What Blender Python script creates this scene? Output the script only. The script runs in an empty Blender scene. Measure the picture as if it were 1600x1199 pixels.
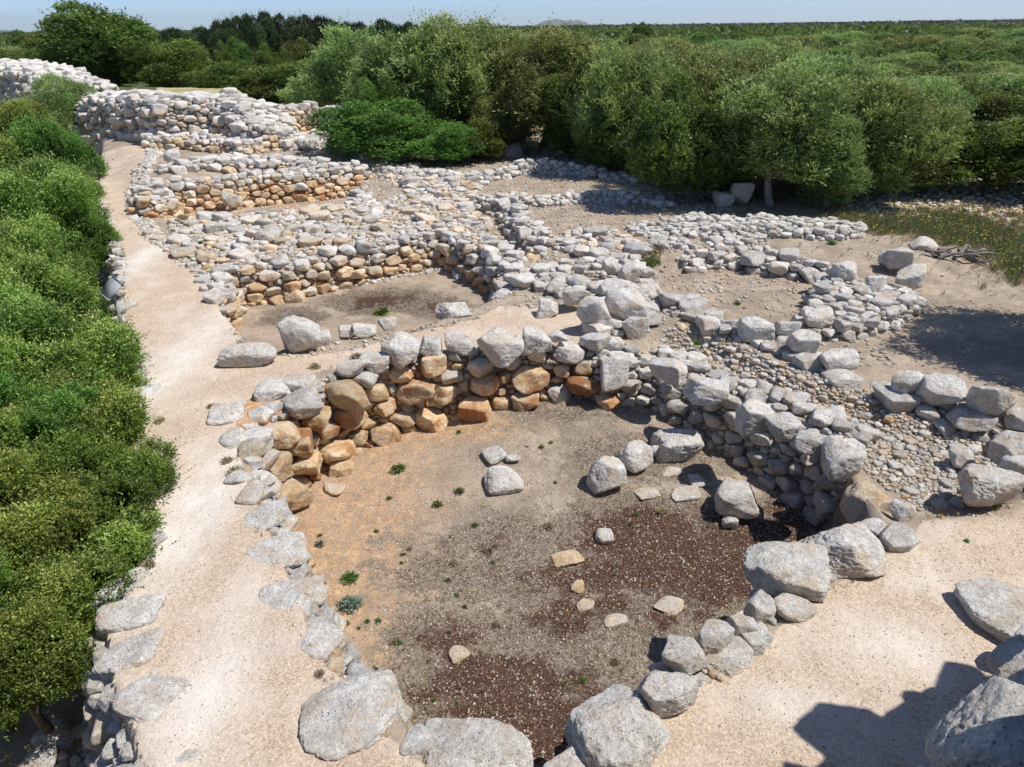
import bpy, math
import numpy as np
from mathutils import Matrix, Vector

# ------------------------------------------------------------------ camera, sky, sun
SC = bpy.context.scene
COL = SC.collection
CAM_H = 6.0; PITCH = math.radians(26.9); ROLL = math.radians(-0.75); FPX = 1100.0
cam_d = bpy.data.cameras.new('camera'); cam = bpy.data.objects.new('camera', cam_d); COL.objects.link(cam)
cam_d.sensor_width = 36.0; cam_d.lens = FPX/1600*36.0; cam_d.clip_start = 0.05; cam_d.clip_end = 60000
CM = Matrix.Rotation(math.pi/2-PITCH, 3, 'X') @ Matrix.Rotation(ROLL, 3, 'Z')
cam.matrix_world = Matrix.Translation((0, 0, CAM_H)) @ CM.to_4x4()
SC.camera = cam
SUN_EL = math.radians(59); SUN_AZ = math.radians(-10)      # azimuth measured from +x towards +y
w = bpy.data.worlds.new('World'); SC.world = w; w.use_nodes = True
nt = w.node_tree; bg = nt.nodes['Background']; sky = nt.nodes.new('ShaderNodeTexSky')
sky.sky_type = 'NISHITA'; sky.sun_disc = False; sky.sun_elevation = SUN_EL; sky.sun_rotation = math.radians(90)-SUN_AZ
sky.air_density = 0.55; sky.dust_density = 0.25; sky.ozone_density = 6.0; sky.altitude = 0
nt.links.new(sky.outputs[0], bg.inputs[0]); bg.inputs[1].default_value = 0.145
sl = bpy.data.lights.new('sun', 'SUN'); sl.energy = 4.7; sl.angle = math.radians(0.53); sl.color = (1.0, 0.955, 0.88)
sun = bpy.data.objects.new('sun', sl); COL.objects.link(sun)
sd = Vector((math.cos(SUN_EL)*math.cos(SUN_AZ), math.cos(SUN_EL)*math.sin(SUN_AZ), math.sin(SUN_EL)))
sun.rotation_euler = sd.to_track_quat('Z', 'Y').to_euler()
SC.view_settings.view_transform = 'Standard'; SC.view_settings.look = 'None'
SC.view_settings.exposure = 0.12; SC.view_settings.gamma = 1.0
SC.cycles.max_bounces = 5; SC.cycles.diffuse_bounces = 3; SC.cycles.transmission_bounces = 3; SC.cycles.transparent_max_bounces = 4

RNG = np.random.default_rng(7)
CMn = np.array(CM)

def at(px, py, z=0.0):
    """photo pixel (1600x1199) + height -> world point"""
    d = CMn @ np.array([(px-800)/FPX, -(py-599.5)/FPX, -1.0])
    t = (z-CAM_H)/d[2]
    return np.array([d[0]*t, d[1]*t, z])
def depth_of(p):
    v = CMn.T @ (np.asarray(p)-np.array([0, 0, CAM_H])); return -v[2]
def proj(P):
    v = (np.atleast_2d(P)-np.array([0, 0, CAM_H])) @ CMn
    z = np.maximum(-v[:, 2], 1e-3)
    ok = -v[:, 2] > 0.1
    return 800+v[:, 0]/z*FPX, 599.5-v[:, 1]/z*FPX, z, ok
def P(pt, z=0.0):
    return at(pt[0], pt[1], pt[2] if len(pt) > 2 else z)

# ------------------------------------------------------------------ numpy value noise
_T = RNG.random(1 << 16).astype(np.float32)
def _h(ix, iy, iz):
    return _T[((ix*73856093) ^ (iy*19349663) ^ (iz*83492791)) & 65535]
def vnoise(p):
    p = np.asarray(p, dtype=np.float64); i = np.floor(p).astype(np.int64); f = p-i; f = f*f*(3-2*f)
    x, y, z = i[:, 0], i[:, 1], i[:, 2]; fx, fy, fz = f[:, 0], f[:, 1], f[:, 2]
    def L(a, b, t): return a+(b-a)*t
    return L(L(L(_h(x, y, z), _h(x+1, y, z), fx), L(_h(x, y+1, z), _h(x+1, y+1, z), fx), fy),
             L(L(_h(x, y, z+1), _h(x+1, y, z+1), fx), L(_h(x, y+1, z+1), _h(x+1, y+1, z+1), fx), fy), fz)*2-1
def fbm(p, o=4, g=0.5):
    p = np.asarray(p, dtype=np.float64); a = 1.0; s = 0; n = 0
    for k in range(o):
        s = s+a*vnoise(p*(2.03**k)+k*17.3); n += a; a *= g
    return s/n

# ------------------------------------------------------------------ mesh helpers
def mesh(name, V, F, mat, attrs=None, smooth=True, mats=None):
    """V (n,3), F (m,k) all the same k"""
    me = bpy.data.meshes.new(name); V = np.ascontiguousarray(V, dtype=np.float32); F = np.ascontiguousarray(F, dtype=np.int32)
    me.vertices.add(len(V)); me.vertices.foreach_set('co', V.ravel())
    k = F.shape[1]; me.loops.add(F.size); me.loops.foreach_set('vertex_index', F.ravel())
    me.polygons.add(len(F)); me.polygons.foreach_set('loop_start', np.arange(0, F.size, k, dtype=np.int32))
    if smooth: me.polygons.foreach_set('use_smooth', np.ones(len(F), dtype=bool))
    me.update(calc_edges=True)
    for an, A in (attrs or {}).items():
        a = me.attributes.new(an, 'FLOAT_COLOR', 'POINT')
        B = np.ones((len(V), 4), dtype=np.float32); B[:, :A.shape[1]] = A
        a.data.foreach_set('color', B.ravel())
    if mat: me.materials.append(mat)
    return me
def link(name, me, parent=None, loc=None):
    o = bpy.data.objects.new(name, me); COL.objects.link(o)
    if parent is not None: o.parent = parent
    if loc is not None: o.location = loc
    return o
def tag(o, label=None, cat=None, group=None, kind=None):
    if label: o['label'] = label
    if cat: o['category'] = cat
    if group: o['group'] = group
    if kind: o['kind'] = kind
    return o
def empty(name, loc, rz=0.0):
    o = bpy.data.objects.new(name, None); COL.objects.link(o); o.location = loc; o.rotation_euler = (0, 0, rz); o.empty_display_size = 0.2
    return o

def _ico(level):
    t = (1+5**.5)/2
    V = [(-1, t, 0), (1, t, 0), (-1, -t, 0), (1, -t, 0), (0, -1, t), (0, 1, t), (0, -1, -t), (0, 1, -t), (t, 0, -1), (t, 0, 1), (-t, 0, -1), (-t, 0, 1)]
    F = [(0, 11, 5), (0, 5, 1), (0, 1, 7), (0, 7, 10), (0, 10, 11), (1, 5, 9), (5, 11, 4), (11, 10, 2), (10, 7, 6), (7, 1, 8), (3, 9, 4), (3, 4, 2), (3, 2, 6), (3, 6, 8), (3, 8, 9), (4, 9, 5), (2, 4, 11), (6, 2, 10), (8, 6, 7), (9, 8, 1)]
    V = [np.array(v)/np.linalg.norm(v) for v in V]
    for _ in range(level):
        c = {}; G = []
        def mid(a, b):
            k = (min(a, b), max(a, b))
            if k not in c:
                m = V[a]+V[b]; V.append(m/np.linalg.norm(m)); c[k] = len(V)-1
            return c[k]
        for a, b, d in F:
            x, y, z = mid(a, b), mid(b, d), mid(d, a); G += [(a, x, z), (b, y, x), (d, z, y), (x, y, z)]
        F = G
    return np.array(V), np.array(F, dtype=np.int32)
ICO = [_ico(i) for i in range(6)]

# ------------------------------------------------------------------ node helpers
class NT:
    def __init__(s, name):
        s.m = bpy.data.materials.new(name); s.m.use_nodes = True; s.t = s.m.node_tree; s.t.nodes.clear()
        s.out = s.t.nodes.new('ShaderNodeOutputMaterial'); s.b = s.t.nodes.new('ShaderNodeBsdfPrincipled')
        s.L(s.b.outputs[0], s.out.inputs[0])
    def L(s, a, b): s.t.links.new(a, b)
    def n(s, ty, **kw):
        x = s.t.nodes.new(ty)
        for k, v in kw.items(): setattr(x, k, v)
        return x
    def setin(s, sock, v):
        if hasattr(v, 'node') or isinstance(v, bpy.types.NodeSocket): s.L(v, sock)
        else: sock.default_value = v
    def noise(s, vec, scale, det=4, rough=0.55, out=0, dist=0.0):
        x = s.n('ShaderNodeTexNoise'); s.L(vec, x.inputs['Vector']); x.inputs['Scale'].default_value = scale
        x.inputs['Detail'].default_value = det; x.inputs['Roughness'].default_value = rough; x.inputs['Distortion'].default_value = dist
        return x.outputs[out]
    def voro(s, vec, scale, feat='F1', out='Distance', rnd=1.0):
        x = s.n('ShaderNodeTexVoronoi', feature=feat); s.L(vec, x.inputs['Vector']); x.inputs['Scale'].default_value = scale
        if 'Randomness' in x.inputs: x.inputs['Randomness'].default_value = rnd
        return x.outputs[out]
    def ramp(s, v, a, b, c=0.0, d=1.0, smooth=True):
        x = s.n('ShaderNodeMapRange', interpolation_type='SMOOTHSTEP' if smooth else 'LINEAR'); s.L(v, x.inputs[0])
        for i, q in enumerate((a, b, c, d)): x.inputs[1+i].default_value = q
        return x.outputs[0]
    def math(s, op, a, b=0.0, c=0.0, clamp=False):
        x = s.n('ShaderNodeMath', operation=op, use_clamp=clamp); s.setin(x.inputs[0], a); s.setin(x.inputs[1], b); s.setin(x.inputs[2], c)
        return x.outputs[0]
    def mix(s, f, a, b, mode='MIX'):
        x = s.n('ShaderNodeMix', data_type='RGBA', blend_type=mode); s.setin(x.inputs[0], f)
        for i, v in ((6, a), (7, b)):
            if isinstance(v, tuple): x.inputs[i].default_value = (v[0], v[1], v[2], 1)
            else: s.L(v, x.inputs[i])
        return x.outputs[2]
    def attr(s, name):
        x = s.n('ShaderNodeAttribute', attribute_name=name); y = s.n('ShaderNodeSeparateColor'); s.L(x.outputs['Color'], y.inputs[0])
        return y.outputs
    def bump(s, h, strength=0.5, dist=0.02, nrm=None):
        x = s.n('ShaderNodeBump'); s.L(h, x.inputs['Height']); x.inputs['Strength'].default_value = strength; x.inputs['Distance'].default_value = dist
        if nrm is not None: s.L(nrm, x.inputs['Normal'])
        return x.outputs[0]

def rock_material():
    m = NT('limestone'); tc = m.n('ShaderNodeNewGeometry').outputs['Position']; a = m.attr('tint')   # R stain, G tone, B lichen
    big = m.noise(tc, 1.6, 5, .6); mid = m.noise(tc, 6, 6, .65); fine = m.noise(tc, 38, 5, .7)
    grey = m.mix(m.ramp(mid, .35, .68), (0.62, 0.59, 0.55), (0.93, 0.89, 0.825))
    grey = m.mix(m.ramp(fine, .42, .7, 0, .55), grey, (0.86, 0.845, 0.81))
    # warm, thin mineral patches
    warm = m.ramp(m.noise(tc, 2.7, 6, .65, dist=.4), .46, .64, 0, .8)
    grey = m.mix(warm, grey, (0.70, 0.57, 0.44))
    st0 = m.math('ADD', a[0], m.math('MULTIPLY', m.math('SUBTRACT', m.noise(tc, 5.5, 6, .7), .5), .9))
    grey = m.mix(m.ramp(st0, .12, .42, 0, .85), grey, m.mix(m.ramp(fine, .4, .65), (0.74, 0.60, 0.44), (0.88, 0.77, 0.62)))
    orange = m.mix(m.ramp(mid, .35, .65), (0.74, 0.47, 0.24), (0.90, 0.74, 0.52))
    orange = m.mix(m.ramp(m.math('ADD', big, m.math('MULTIPLY', a[0], .12)), .60, .74), orange, (0.54, 0.26, 0.115))
    st = m.math('ADD', a[0], m.math('MULTIPLY', m.math('SUBTRACT', m.noise(tc, 4, 6, .72), .5), 1.5))
    col = m.mix(m.ramp(st, .28, .62), grey, orange)
    # dark lichen blotches and pits
    v = m.voro(tc, 26); spots = m.ramp(v, .12, .26, 1, 0)
    gate = m.ramp(m.noise(tc, 4.5, 3, .6), .42, .56)
    lich = m.math('MULTIPLY', m.math('MULTIPLY', spots, gate), m.math('SUBTRACT', 1.0, m.ramp(st, .2, .6)))
    v2 = m.voro(tc, 11); sp2 = m.math('MULTIPLY', m.ramp(v2, .06, .16, 1, 0), m.ramp(m.noise(tc, 3, 3, .6), .48, .56)); lich = m.math('MAXIMUM', lich, m.math('MULTIPLY', sp2, m.math('MULTIPLY', a[2], .9)))
    col = m.mix(m.math('MULTIPLY', lich, .85), col, (0.075, 0.075, 0.08))
    bl = m.math('MULTIPLY', m.ramp(m.noise(tc, 9, 8, .78, dist=.7), .565, .63), m.math('SUBTRACT', 1.0, m.ramp(st, .2, .6)))
    col = m.mix(m.math('MULTIPLY', bl, m.math('MULTIPLY_ADD', a[2], .55, .3)), col, (0.17, 0.168, 0.17))
    tone = m.math('MULTIPLY_ADD', a[1], .42, .74)
    tv = m.n('ShaderNodeHueSaturation'); m.L(col, tv.inputs['Color']); m.L(tone, tv.inputs['Value'])
    wp = m.math('MULTIPLY', m.ramp(m.noise(tc, 6.5, 7, .75, dist=.5), .54, .62), m.math('SUBTRACT', 1.0, m.ramp(st, .2, .5)))
    colw = m.mix(m.math('MULTIPLY', wp, .6), tv.outputs[0], (0.93, 0.905, 0.86))
    m.L(colw, m.b.inputs['Base Color']); m.b.inputs['Roughness'].default_value = 0.92; m.b.inputs['Specular IOR Level'].default_value = 0.2
    pit = m.ramp(m.voro(tc, 48), .0, .35); ridg = m.noise(tc, 17, 7, .72, dist=.5)
    h = m.math('ADD', m.math('MULTIPLY', ridg, 1.4), m.math('MULTIPLY', pit, .22)); h = m.math('ADD', h, m.math('MULTIPLY', fine, .35))
    crag = m.math('ABSOLUTE', m.math('SUBTRACT', m.noise(tc, 6.5, 6, .7, dist=.8), .5))
    b1 = m.bump(crag, .6, .12)
    m.L(m.bump(h, .95, .05, b1), m.b.inputs['Normal'])
    cre = m.ramp(crag, .0, .035, .55, 0)
    return m.m
ROCK = rock_material()

def ground_material():
    m = NT('ground_soil'); tc = m.n('ShaderNodeNewGeometry').outputs['Position']
    a = m.attr('za'); b = m.attr('zb')         # za: gravel, moss, orange ; zb: grass, field, rubble dust
    n1 = m.noise(tc, 1.3, 6, .65); n2 = m.noise(tc, 7, 6, .7); n3 = m.noise(tc, 45, 4, .7); n4 = m.noise(tc, 140, 3, .6)
    jit = m.math('MULTIPLY', m.math('SUBTRACT', n2, .5), 1.1)
    soil = m.mix(m.ramp(n1, .35, .65), (0.29, 0.235, 0.18), (0.46, 0.375, 0.29))
    soil = m.mix(m.ramp(n2, .45, .7, 0, .6), soil, (0.22, 0.165, 0.125))
    soil = m.mix(m.ramp(n3, .52, .72, 0, .7), soil, (0.50, 0.42, 0.34))
    # gravel: fine pinkish cream grit
    gv = m.voro(tc, 55, out='Color'); gs = m.n('ShaderNodeSeparateColor'); m.L(gv, gs.inputs[0])
    grav = m.mix(gs.outputs[0], (0.41, 0.305, 0.215), (0.69, 0.565, 0.44))
    grav = m.mix(m.ramp(n1, .45, .68, 0, .6), grav, (0.72, 0.62, 0.53))
    grav = m.mix(m.ramp(m.noise(tc, 2.6, 5, .6), .52, .7, 0, .35), grav, (0.50, 0.40, 0.33))
    grav = m.mix(m.ramp(n4, .58, .72, 0, .6), grav, (0.33, 0.25, 0.2))
    worn = b[2]
    grav = m.mix(m.math('MULTIPLY', m.math('MULTIPLY', worn, m.ramp(n1, .3, .6, .6, 1)), .95), grav, (0.76, 0.70, 0.635))
    org = m.mix(m.ramp(n2, .35, .7), (0.42, 0.215, 0.095), (0.60, 0.42, 0.26))
    org = m.mix(m.ramp(n3, .5, .75, 0, .6), org, (0.60, 0.49, 0.36))
    c = m.mix(m.ramp(m.math('ADD', a[2], jit), .3, .8), soil, org)
    # dark red brown moss with pale grit
    pal = m.voro(tc, 60); grit = m.ramp(pal, .10, .26, 1, 0)
    moss = m.mix(m.ramp(n3, .4, .65), (0.04, 0.015, 0.010), (0.12, 0.058, 0.038))
    moss = m.mix(m.math('MULTIPLY', grit, m.ramp(n2, .3, .6)), moss, (0.46, 0.38, 0.31))
    grey_scrub = m.mix(m.ramp(n3, .4, .62), (0.12, 0.095, 0.07), (0.36, 0.30, 0.235))
    ms = m.math('ADD', a[1], m.math('MULTIPLY', m.math('SUBTRACT', m.noise(tc, 2.0, 8, .78), .5), 1.7))
    c = m.mix(m.ramp(ms, .16, .34, 0, .92), c, grey_scrub)
    c = m.mix(m.ramp(ms, .50, .72, 0, .92), c, moss)
    # grass / meadow and pale straw field
    gr = m.mix(m.ramp(n2, .35, .65), (0.13, 0.14, 0.045), (0.34, 0.30, 0.14))
    c = m.mix(m.ramp(m.math('ADD', b[0], jit), .35, .7), c, gr)
    fl = m.mix(m.ramp(m.noise(tc, .35, 6, .7), .4, .65), (0.46, 0.40, 0.22), (0.30, 0.27, 0.12))
    fl = m.mix(m.ramp(b[1], .55, .95, 1, 0), (0.09, 0.11, 0.045), fl)
    c = m.mix(m.ramp(b[1], .0, .5), c, fl)
    c = m.mix(m.ramp(m.math('ADD', a[0], m.math('MULTIPLY', jit, .35)), .38, .62), c, grav)
    m.L(c, m.b.inputs['Base Color']); m.b.inputs['Roughness'].default_value = 0.95; m.b.inputs['Specular IOR Level'].default_value = 0.1
    und = m.bump(m.noise(tc, 2.4, 5, .6), .55, .10)
    h = m.math('ADD', m.math('MULTIPLY', n3, .7), m.math('MULTIPLY', n4, .35)); h = m.math('ADD', h, m.math('MULTIPLY', n2, 1.0))
    m.L(m.bump(h, .7, .025, und), m.b.inputs['Normal'])
    return m.m
GROUND = ground_material()

def leaf_material(name, dark, light, tip, gloss=0.5, trans=0.35):
    m = NT(name); a = m.attr('leaf')       # R random, G clump tone, B tipness
    oi = m.n('ShaderNodeObjectInfo')
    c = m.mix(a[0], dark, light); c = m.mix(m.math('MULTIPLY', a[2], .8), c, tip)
    hs = m.n('ShaderNodeHueSaturation'); m.L(c, hs.inputs['Color'])
    m.L(m.math('MULTIPLY_ADD', oi.outputs['Random'], .07, .465), hs.inputs['Hue'])
    m.L(m.math('MULTIPLY_ADD', a[1], .85, m.math('MULTIPLY_ADD', oi.outputs['Random'], .5, .45)), hs.inputs['Value'])
    m.L(hs.outputs[0], m.b.inputs['Base Color']); m.b.inputs['Roughness'].default_value = gloss; m.b.inputs['Specular IOR Level'].default_value = .35
    tr = m.n('ShaderNodeBsdfTranslucent'); m.L(hs.outputs[0], tr.inputs[0]); mx = m.n('ShaderNodeMixShader'); mx.inputs[0].default_value = trans
    m.L(m.b.outputs[0], mx.inputs[1]); m.L(tr.outputs[0], mx.inputs[2]); m.L(mx.outputs[0], m.out.inputs[0])
    return m.m
OLIVE = leaf_material('olive_leaf', (0.10, 0.155, 0.04), (0.23, 0.30, 0.085), (0.46, 0.50, 0.18))
MASTIC = leaf_material('mastic_leaf', (0.055, 0.11, 0.018), (0.12, 0.20, 0.03), (0.27, 0.35, 0.08))
SHRUB = leaf_material('shrub_leaf', (0.065, 0.145, 0.022), (0.16, 0.27, 0.042), (0.50, 0.56, 0.16))  # pale tips: young growth, plus sunlit highlights painted into the tip colour
PINE = leaf_material('pine_needles', (0.025, 0.055, 0.02), (0.055, 0.09, 0.028), (0.09, 0.13, 0.04), trans=.15)
OAK = leaf_material('carob_leaf', (0.055, 0.10, 0.02), (0.12, 0.17, 0.03), (0.22, 0.27, 0.06))
DRY = leaf_material('dry_grass', (0.20, 0.15, 0.10), (0.36, 0.28, 0.18), (0.45, 0.38, 0.26), gloss=.8)
HERB = leaf_material('herb_leaf', (0.06, 0.11, 0.03), (0.12, 0.18, 0.05), (0.2, 0.26, 0.09), gloss=.6)
SAGE = leaf_material('grey_herb_leaf', (0.10, 0.15, 0.11), (0.17, 0.23, 0.17), (0.25, 0.31, 0.25), gloss=.7)
def simple(name, col, rough=.8, metal=0.0, vary=.3, scale=9, bump=.3):
    m = NT(name); tc = m.n('ShaderNodeTexCoord').outputs['Object']; n = m.noise(tc, scale, 5, .65)
    c = m.mix(m.ramp(n, .3, .7), tuple(x*(1-vary) for x in col), tuple(min(1, x*(1+vary)) for x in col))
    m.L(c, m.b.inputs['Base Color']); m.b.inputs['Roughness'].default_value = rough; m.b.inputs['Metallic'].default_value = metal
    if bump: m.L(m.bump(n, bump, .02), m.b.inputs['Normal'])
    return m.m
BARK = simple('grey_bark', (0.17, 0.135, 0.105), .9, 0, .4, 14, .6)
PALEBARK = simple('pale_bark', (0.36, 0.32, 0.27), .9, 0, .35, 14, .6)

# ------------------------------------------------------------------ layout: levels, walls (photo pixels with their heights)
def W(pts, z=0.0): return np.array([P(p, z) for p in pts])

LEFT_EDGE = [(168, 212), (158, 250), (150, 300), (163, 340), (192, 400), (190, 470), (198, 520), (215, 560), (228, 610), (185, 662), (200, 700), (222, 780), (228, 860), (190, 925), (160, 990), (168, 1060), (190, 1120), (215, 1199), (235, 1400)]
RIGHT_EDGE = [(238, 215), (240, 250), (202, 295), (200, 335), (232, 375), (268, 398), (305, 425), (330, 460), (372, 500), (375, 530), (352, 560), (352, 590), (400, 592), (470, 580), (560, 566), (700, 548), (800, 528), (905, 520), (900, 500), (780, 492), (905, 520)]
MAIN = [(392, 656), (446, 618), (518, 590), (620, 566), (780, 549), (930, 545), (968, 588, -.8), (1110, 675, -1.12), (1208, 730, -1.25), (1300, 785, -1.35),
        (1372, 850, -.1), (1300, 890), (1215, 940), (1165, 1000), (1090, 1050), (1010, 1090), (940, 1150), (890, 1230), (700, 1240), (655, 1160), (630, 1110), (590, 1062), (530, 1040), (492, 985), (468, 925), (435, 850), (402, 775), (392, 720)]
ROOM2 = [(345, 478), (365, 474, -.9), (460, 466, -.9), (560, 440, -.9), (695, 412, -.9), (795, 470, -.9), (805, 485, -.6), (700, 505, -.2), (640, 512), (520, 526), (430, 545), (385, 520), (365, 500)]
LEVELS = [   # polygon, level, softness
    (W([(-1500, 240), (168, 205)]+LEFT_EDGE+[(-900, 1400)]), -1.75, .35),
    (W([(150, 228), (520, 215), (560, 262), (232, 300)]), .55, 1.2),
    (W([(120, 205), (120, 160), (395, 166), (395, 208)], .5), 1.9, 1.2),
    (W(ROOM2), -.9, .12),
    (W([(238, 332, -.5), (330, 328, -.5), (560, 304, -.5), (560, 322), (430, 336), (270, 348)]), -.5, .15),
    (W([(725, 312), (785, 318), (825, 345), (845, 400), (780, 398), (745, 350)]), -.45, .2),
    (W([(1000, 405), (1200, 390), (1300, 420), (1240, 515), (1130, 480), (1010, 445)]), -.45, .25),
    (W([(1040, 520), (1100, 520), (1230, 590), (1330, 610), (1400, 640), (1620, 690), (1700, 700), (1560, 790), (1400, 800), (1330, 740), (1200, 660), (1060, 585), (1000, 560)]), -.33, .35),
    (W([(1180, 500), (1300, 440), (1700, 380), (1900, 800), (1450, 640), (1330, 590)]), -.35, .8),
    (W(MAIN), -1.5, .24),
]
# walls: name, label, crest line pixels (with z), half width, stone radius, stain(0..1), lateral offset, min radius
WALLS = [
 ('dry_stone_wall', 'orange sunlit retaining wall of large rough stones along the back of the nearest sunken room', [(388, 660, .0), (446, 614, .05), (518, 583, .05), (620, 559, .05), (700, 547, .05), (780, 541, .05), (850, 538, .05), (925, 540, .05)], .26, .30, .85, .0, .34),
 ('dry_stone_wall', 'long grey double wall with boulder capping running down the right side of the nearest sunken room', [(980, 585, -.8), (1050, 631, -.98), (1112, 671, -1.12), (1210, 727, -1.25), (1299, 782, -1.35)], .24, .16, .2, .34, .45),
 ('dry_stone_wall', 'sunlit back wall of the second sunken room, grey stones over orange ones', [(335, 450, 0), (345, 474, -.9), (400, 470, -.9), (470, 462, -.9), (560, 438, -.9), (692, 408, -.9)], .34, .20, .7, .36, .4),
 ('dry_stone_wall', 'shaded right hand wall of the second sunken room', [(712, 412, -.9), (752, 440, -.9), (800, 476, -.9)], .42, .2, .45, .46, .4),
 ('dry_stone_wall', 'jumbled junction of walls heaped with pale boulders in the middle of the ruins', [(812, 432, .15), (880, 440, .2), (975, 455, .2), (975, 490, .25), (925, 515, .15), (960, 548, .0)], .5, .24, .3, 0, .36),
 ('dry_stone_wall', 'wall of big white stones running from the central junction down to the dirt yard', [(1022, 462, .2), (1060, 474, .2), (1130, 502, .2), (1200, 526, .18), (1265, 552, .15), (1322, 585, .1)], .24, .25, .25, 0, .36),
 ('dry_stone_wall', 'stub of wall with stacked flat stones beside the gap in the central junction', [(850, 425, .2), (910, 412, .1), (990, 428, .15)], .4, .17, .2, 0, .4),
 ('dry_stone_wall', 'narrow wall with dark upright slabs slanting above the central junction', [(800, 322, .1), (830, 358, .2), (880, 380, .15), (940, 400, .15), (985, 418, .15)], .26, .18, .3, 0, .4),
 ('dry_stone_wall', 'boulder wall at the lower right bordering the shaded dirt yard', [(1395, 612, .05), (1450, 618, .1), (1520, 632, .15), (1600, 652, .15), (1720, 690, .1)], .36, .34, .1, 0, .32),
 ('dry_stone_wall', 'orange faced wall standing behind the rubble slope left of centre', [(262, 322, .2), (264, 328, -.5), (330, 325, -.5), (450, 315, -.5), (562, 300, -.5)], .5, .20, .85, .5, .4),
 ('dry_stone_wall', 'low terrace wall with one big block near the narrow end of the path', [(282, 262, .7), (330, 252, .8), (420, 250, .8), (520, 262, .6)], .7, .24, .5, .6, .45),
 ('dry_stone_wall', 'reddish low wall with a thin leaning slab at the foot of the tall far wall', [(228, 216, 1.0), (290, 215, 1.1), (372, 222, 1.1)], .7, .2, .95, .5, .45),
 ('dry_stone_wall', 'tall far wall of stacked grey blocks behind the end of the path', [(150, 150, 2.2), (200, 147, 2.6), (270, 152, 2.8), (350, 152, 2.7), (400, 168, 2.3), (420, 190, 1.8), (470, 215, 1.0)], 1.3, .34, .3, 0, .42),
 ('dry_stone_wall', 'far wall meeting the dark green bush, partly in tree shade', [(438, 166, 2.3), (490, 166, 2.2), (560, 172, 2.0)], .6, .27, .5, 0, .45),
 ('dry_stone_wall', 'highest and most distant mass of stacked stone at the left edge', [(-160, 100, 3.2), (-60, 98, 3.5), (30, 97, 3.6), (85, 110, 3.2), (128, 132, 2.4)], 1.9, .38, .25, 0, .42),
 ('dry_stone_wall', 'loose stone bank running beneath the olive trees behind the upper clearing', [(600, 262, .3), (680, 272, .25), (760, 272, .25), (830, 250, .5), (900, 258, .4), (985, 275, .2)], .32, .18, .25, 0, .4),
 ('dry_stone_wall', 'curving rubble wall between the two upper clearings', [(792, 305, .15), (850, 312, .2), (930, 300, .3), (1000, 300, .3), (1045, 318, .1)], .32, .16, .25, 0, .38),
 ('dry_stone_wall', 'wide triangular platform of small stones in front of the dark trees', [(1030, 356, .1), (1100, 346, .2), (1200, 348, .25), (1290, 352, .2)], .95, .13, .2, 0, .42),
 ('dry_stone_wall', 'southern edge of the triangular platform ending in a rounded heap', [(1050, 375, .1), (1110, 378, .1), (1200, 358, .1)], .6, .15, .2, 0, .42),
 ('dry_stone_wall', 'straight row of squared stones edging the raised terrace on the right', [(1198, 398, .05), (1260, 404, .05), (1340, 408, .05), (1410, 410, .1)], .32, .26, .1, 0, .38),
 ('dry_stone_wall', 'heap of tumbled wall rubble jutting into the dirt yard', [(1320, 440, .05), (1310, 470, .1), (1300, 490, .05), (1360, 478, .0), (1400, 455, .0)], .5, .15, .2, 0, .38),
 ('dry_stone_wall', 'low stone lining down the left side of the nearest sunken room, beneath the path edge', [(395, 700, -.33), (407, 780, -.33), (443, 855, -.33), (473, 925, -.33), (497, 985, -.33), (537, 1042, -.33)], .08, .13, .5, 0, .4),
 ('dry_stone_wall', 'stone lining of the nearest sunken room under the rim boulders of the gravel terrace', [(1320, 880, -.15), (1225, 930, -.15), (1170, 995, -.15), (1095, 1048, -.15), (1015, 1085, -.15), (950, 1150, -.15)], .12, .18, .2, 0, .4),
 ('dry_stone_wall', 'rough stone bank holding up the left side of the gravel path above the bushes', [(152, 300, -.45), (165, 340, -.45), (192, 400, -.45), (190, 470, -.45), (198, 520, -.45), (215, 560, -.45), (226, 610, -.45), (188, 662, -.45), (202, 700, -.45), (222, 780, -.45), (226, 860, -.45), (190, 925, -.45), (162, 990, -.45), (170, 1060, -.45), (192, 1120, -.45), (215, 1199, -.45), (235, 1400, -.45)], .06, .17, .1, 0, .4),
 ('stone_tower', 'tower of grey boulders at the bottom right corner, casting the scalloped shadow', 'TOWER', 0, .28, .05, 0, .4),
 ('dry_stone_wall', 'short end wall closing the narrow orange strip left of centre', [(560, 296, .2), (570, 312, .2), (566, 326, .1)], .25, .17, .4, 0, .4),
 ('dry_stone_wall', 'short wall of stones edging the narrow middle clearing', [(660, 300, .2), (720, 303, .15), (785, 310, .15)], .2, .15, .3, 0, .45),
]
def offset_line(L, off):
    if not off: return L
    d = np.gradient(L[:, :2], axis=0); d /= np.linalg.norm(d, axis=1)[:, None]
    nrm = np.stack([-d[:, 1], d[:, 0]], 1); R = L.copy(); R[:, :2] += nrm*off
    return R
def resolve_walls():
    out = []
    tops = {1: -.12, 2: .08, 3: .1, 9: .6}        # walls given by their foot line get a crest height
    for i, (nm, lb, pts, hw, sr, st, off, mr) in enumerate(WALLS):
        if pts == 'TOWER':
            out.append(dict(name=nm, label=lb, line=np.array([(3.4, 3.1, 4.4), (5, 4, 4.4)]), hw=0, sr=sr, stain=st, mr=mr, idx=i, poly=TOWER)); continue
        L = offset_line(np.array([P(p) for p in pts]), off)
        if i in tops: L[:, 2] = tops[i]
        out.append(dict(name=nm, label=lb, line=L, hw=hw, sr=sr, stain=st, mr=mr, idx=i))
    return out
TOWER = np.array([(-8, -12), (-7, -2), (-3, .1), (0, .55), (1.0, .5), (2.1, .8), (3.1, 1.6), (3.95, 2.3), (4.85, 2.95), (5.45, 3.6), (6.1, 4.0), (6.9, 4.1), (10, 4.0), (14, 3), (14, -12)], float)
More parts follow.
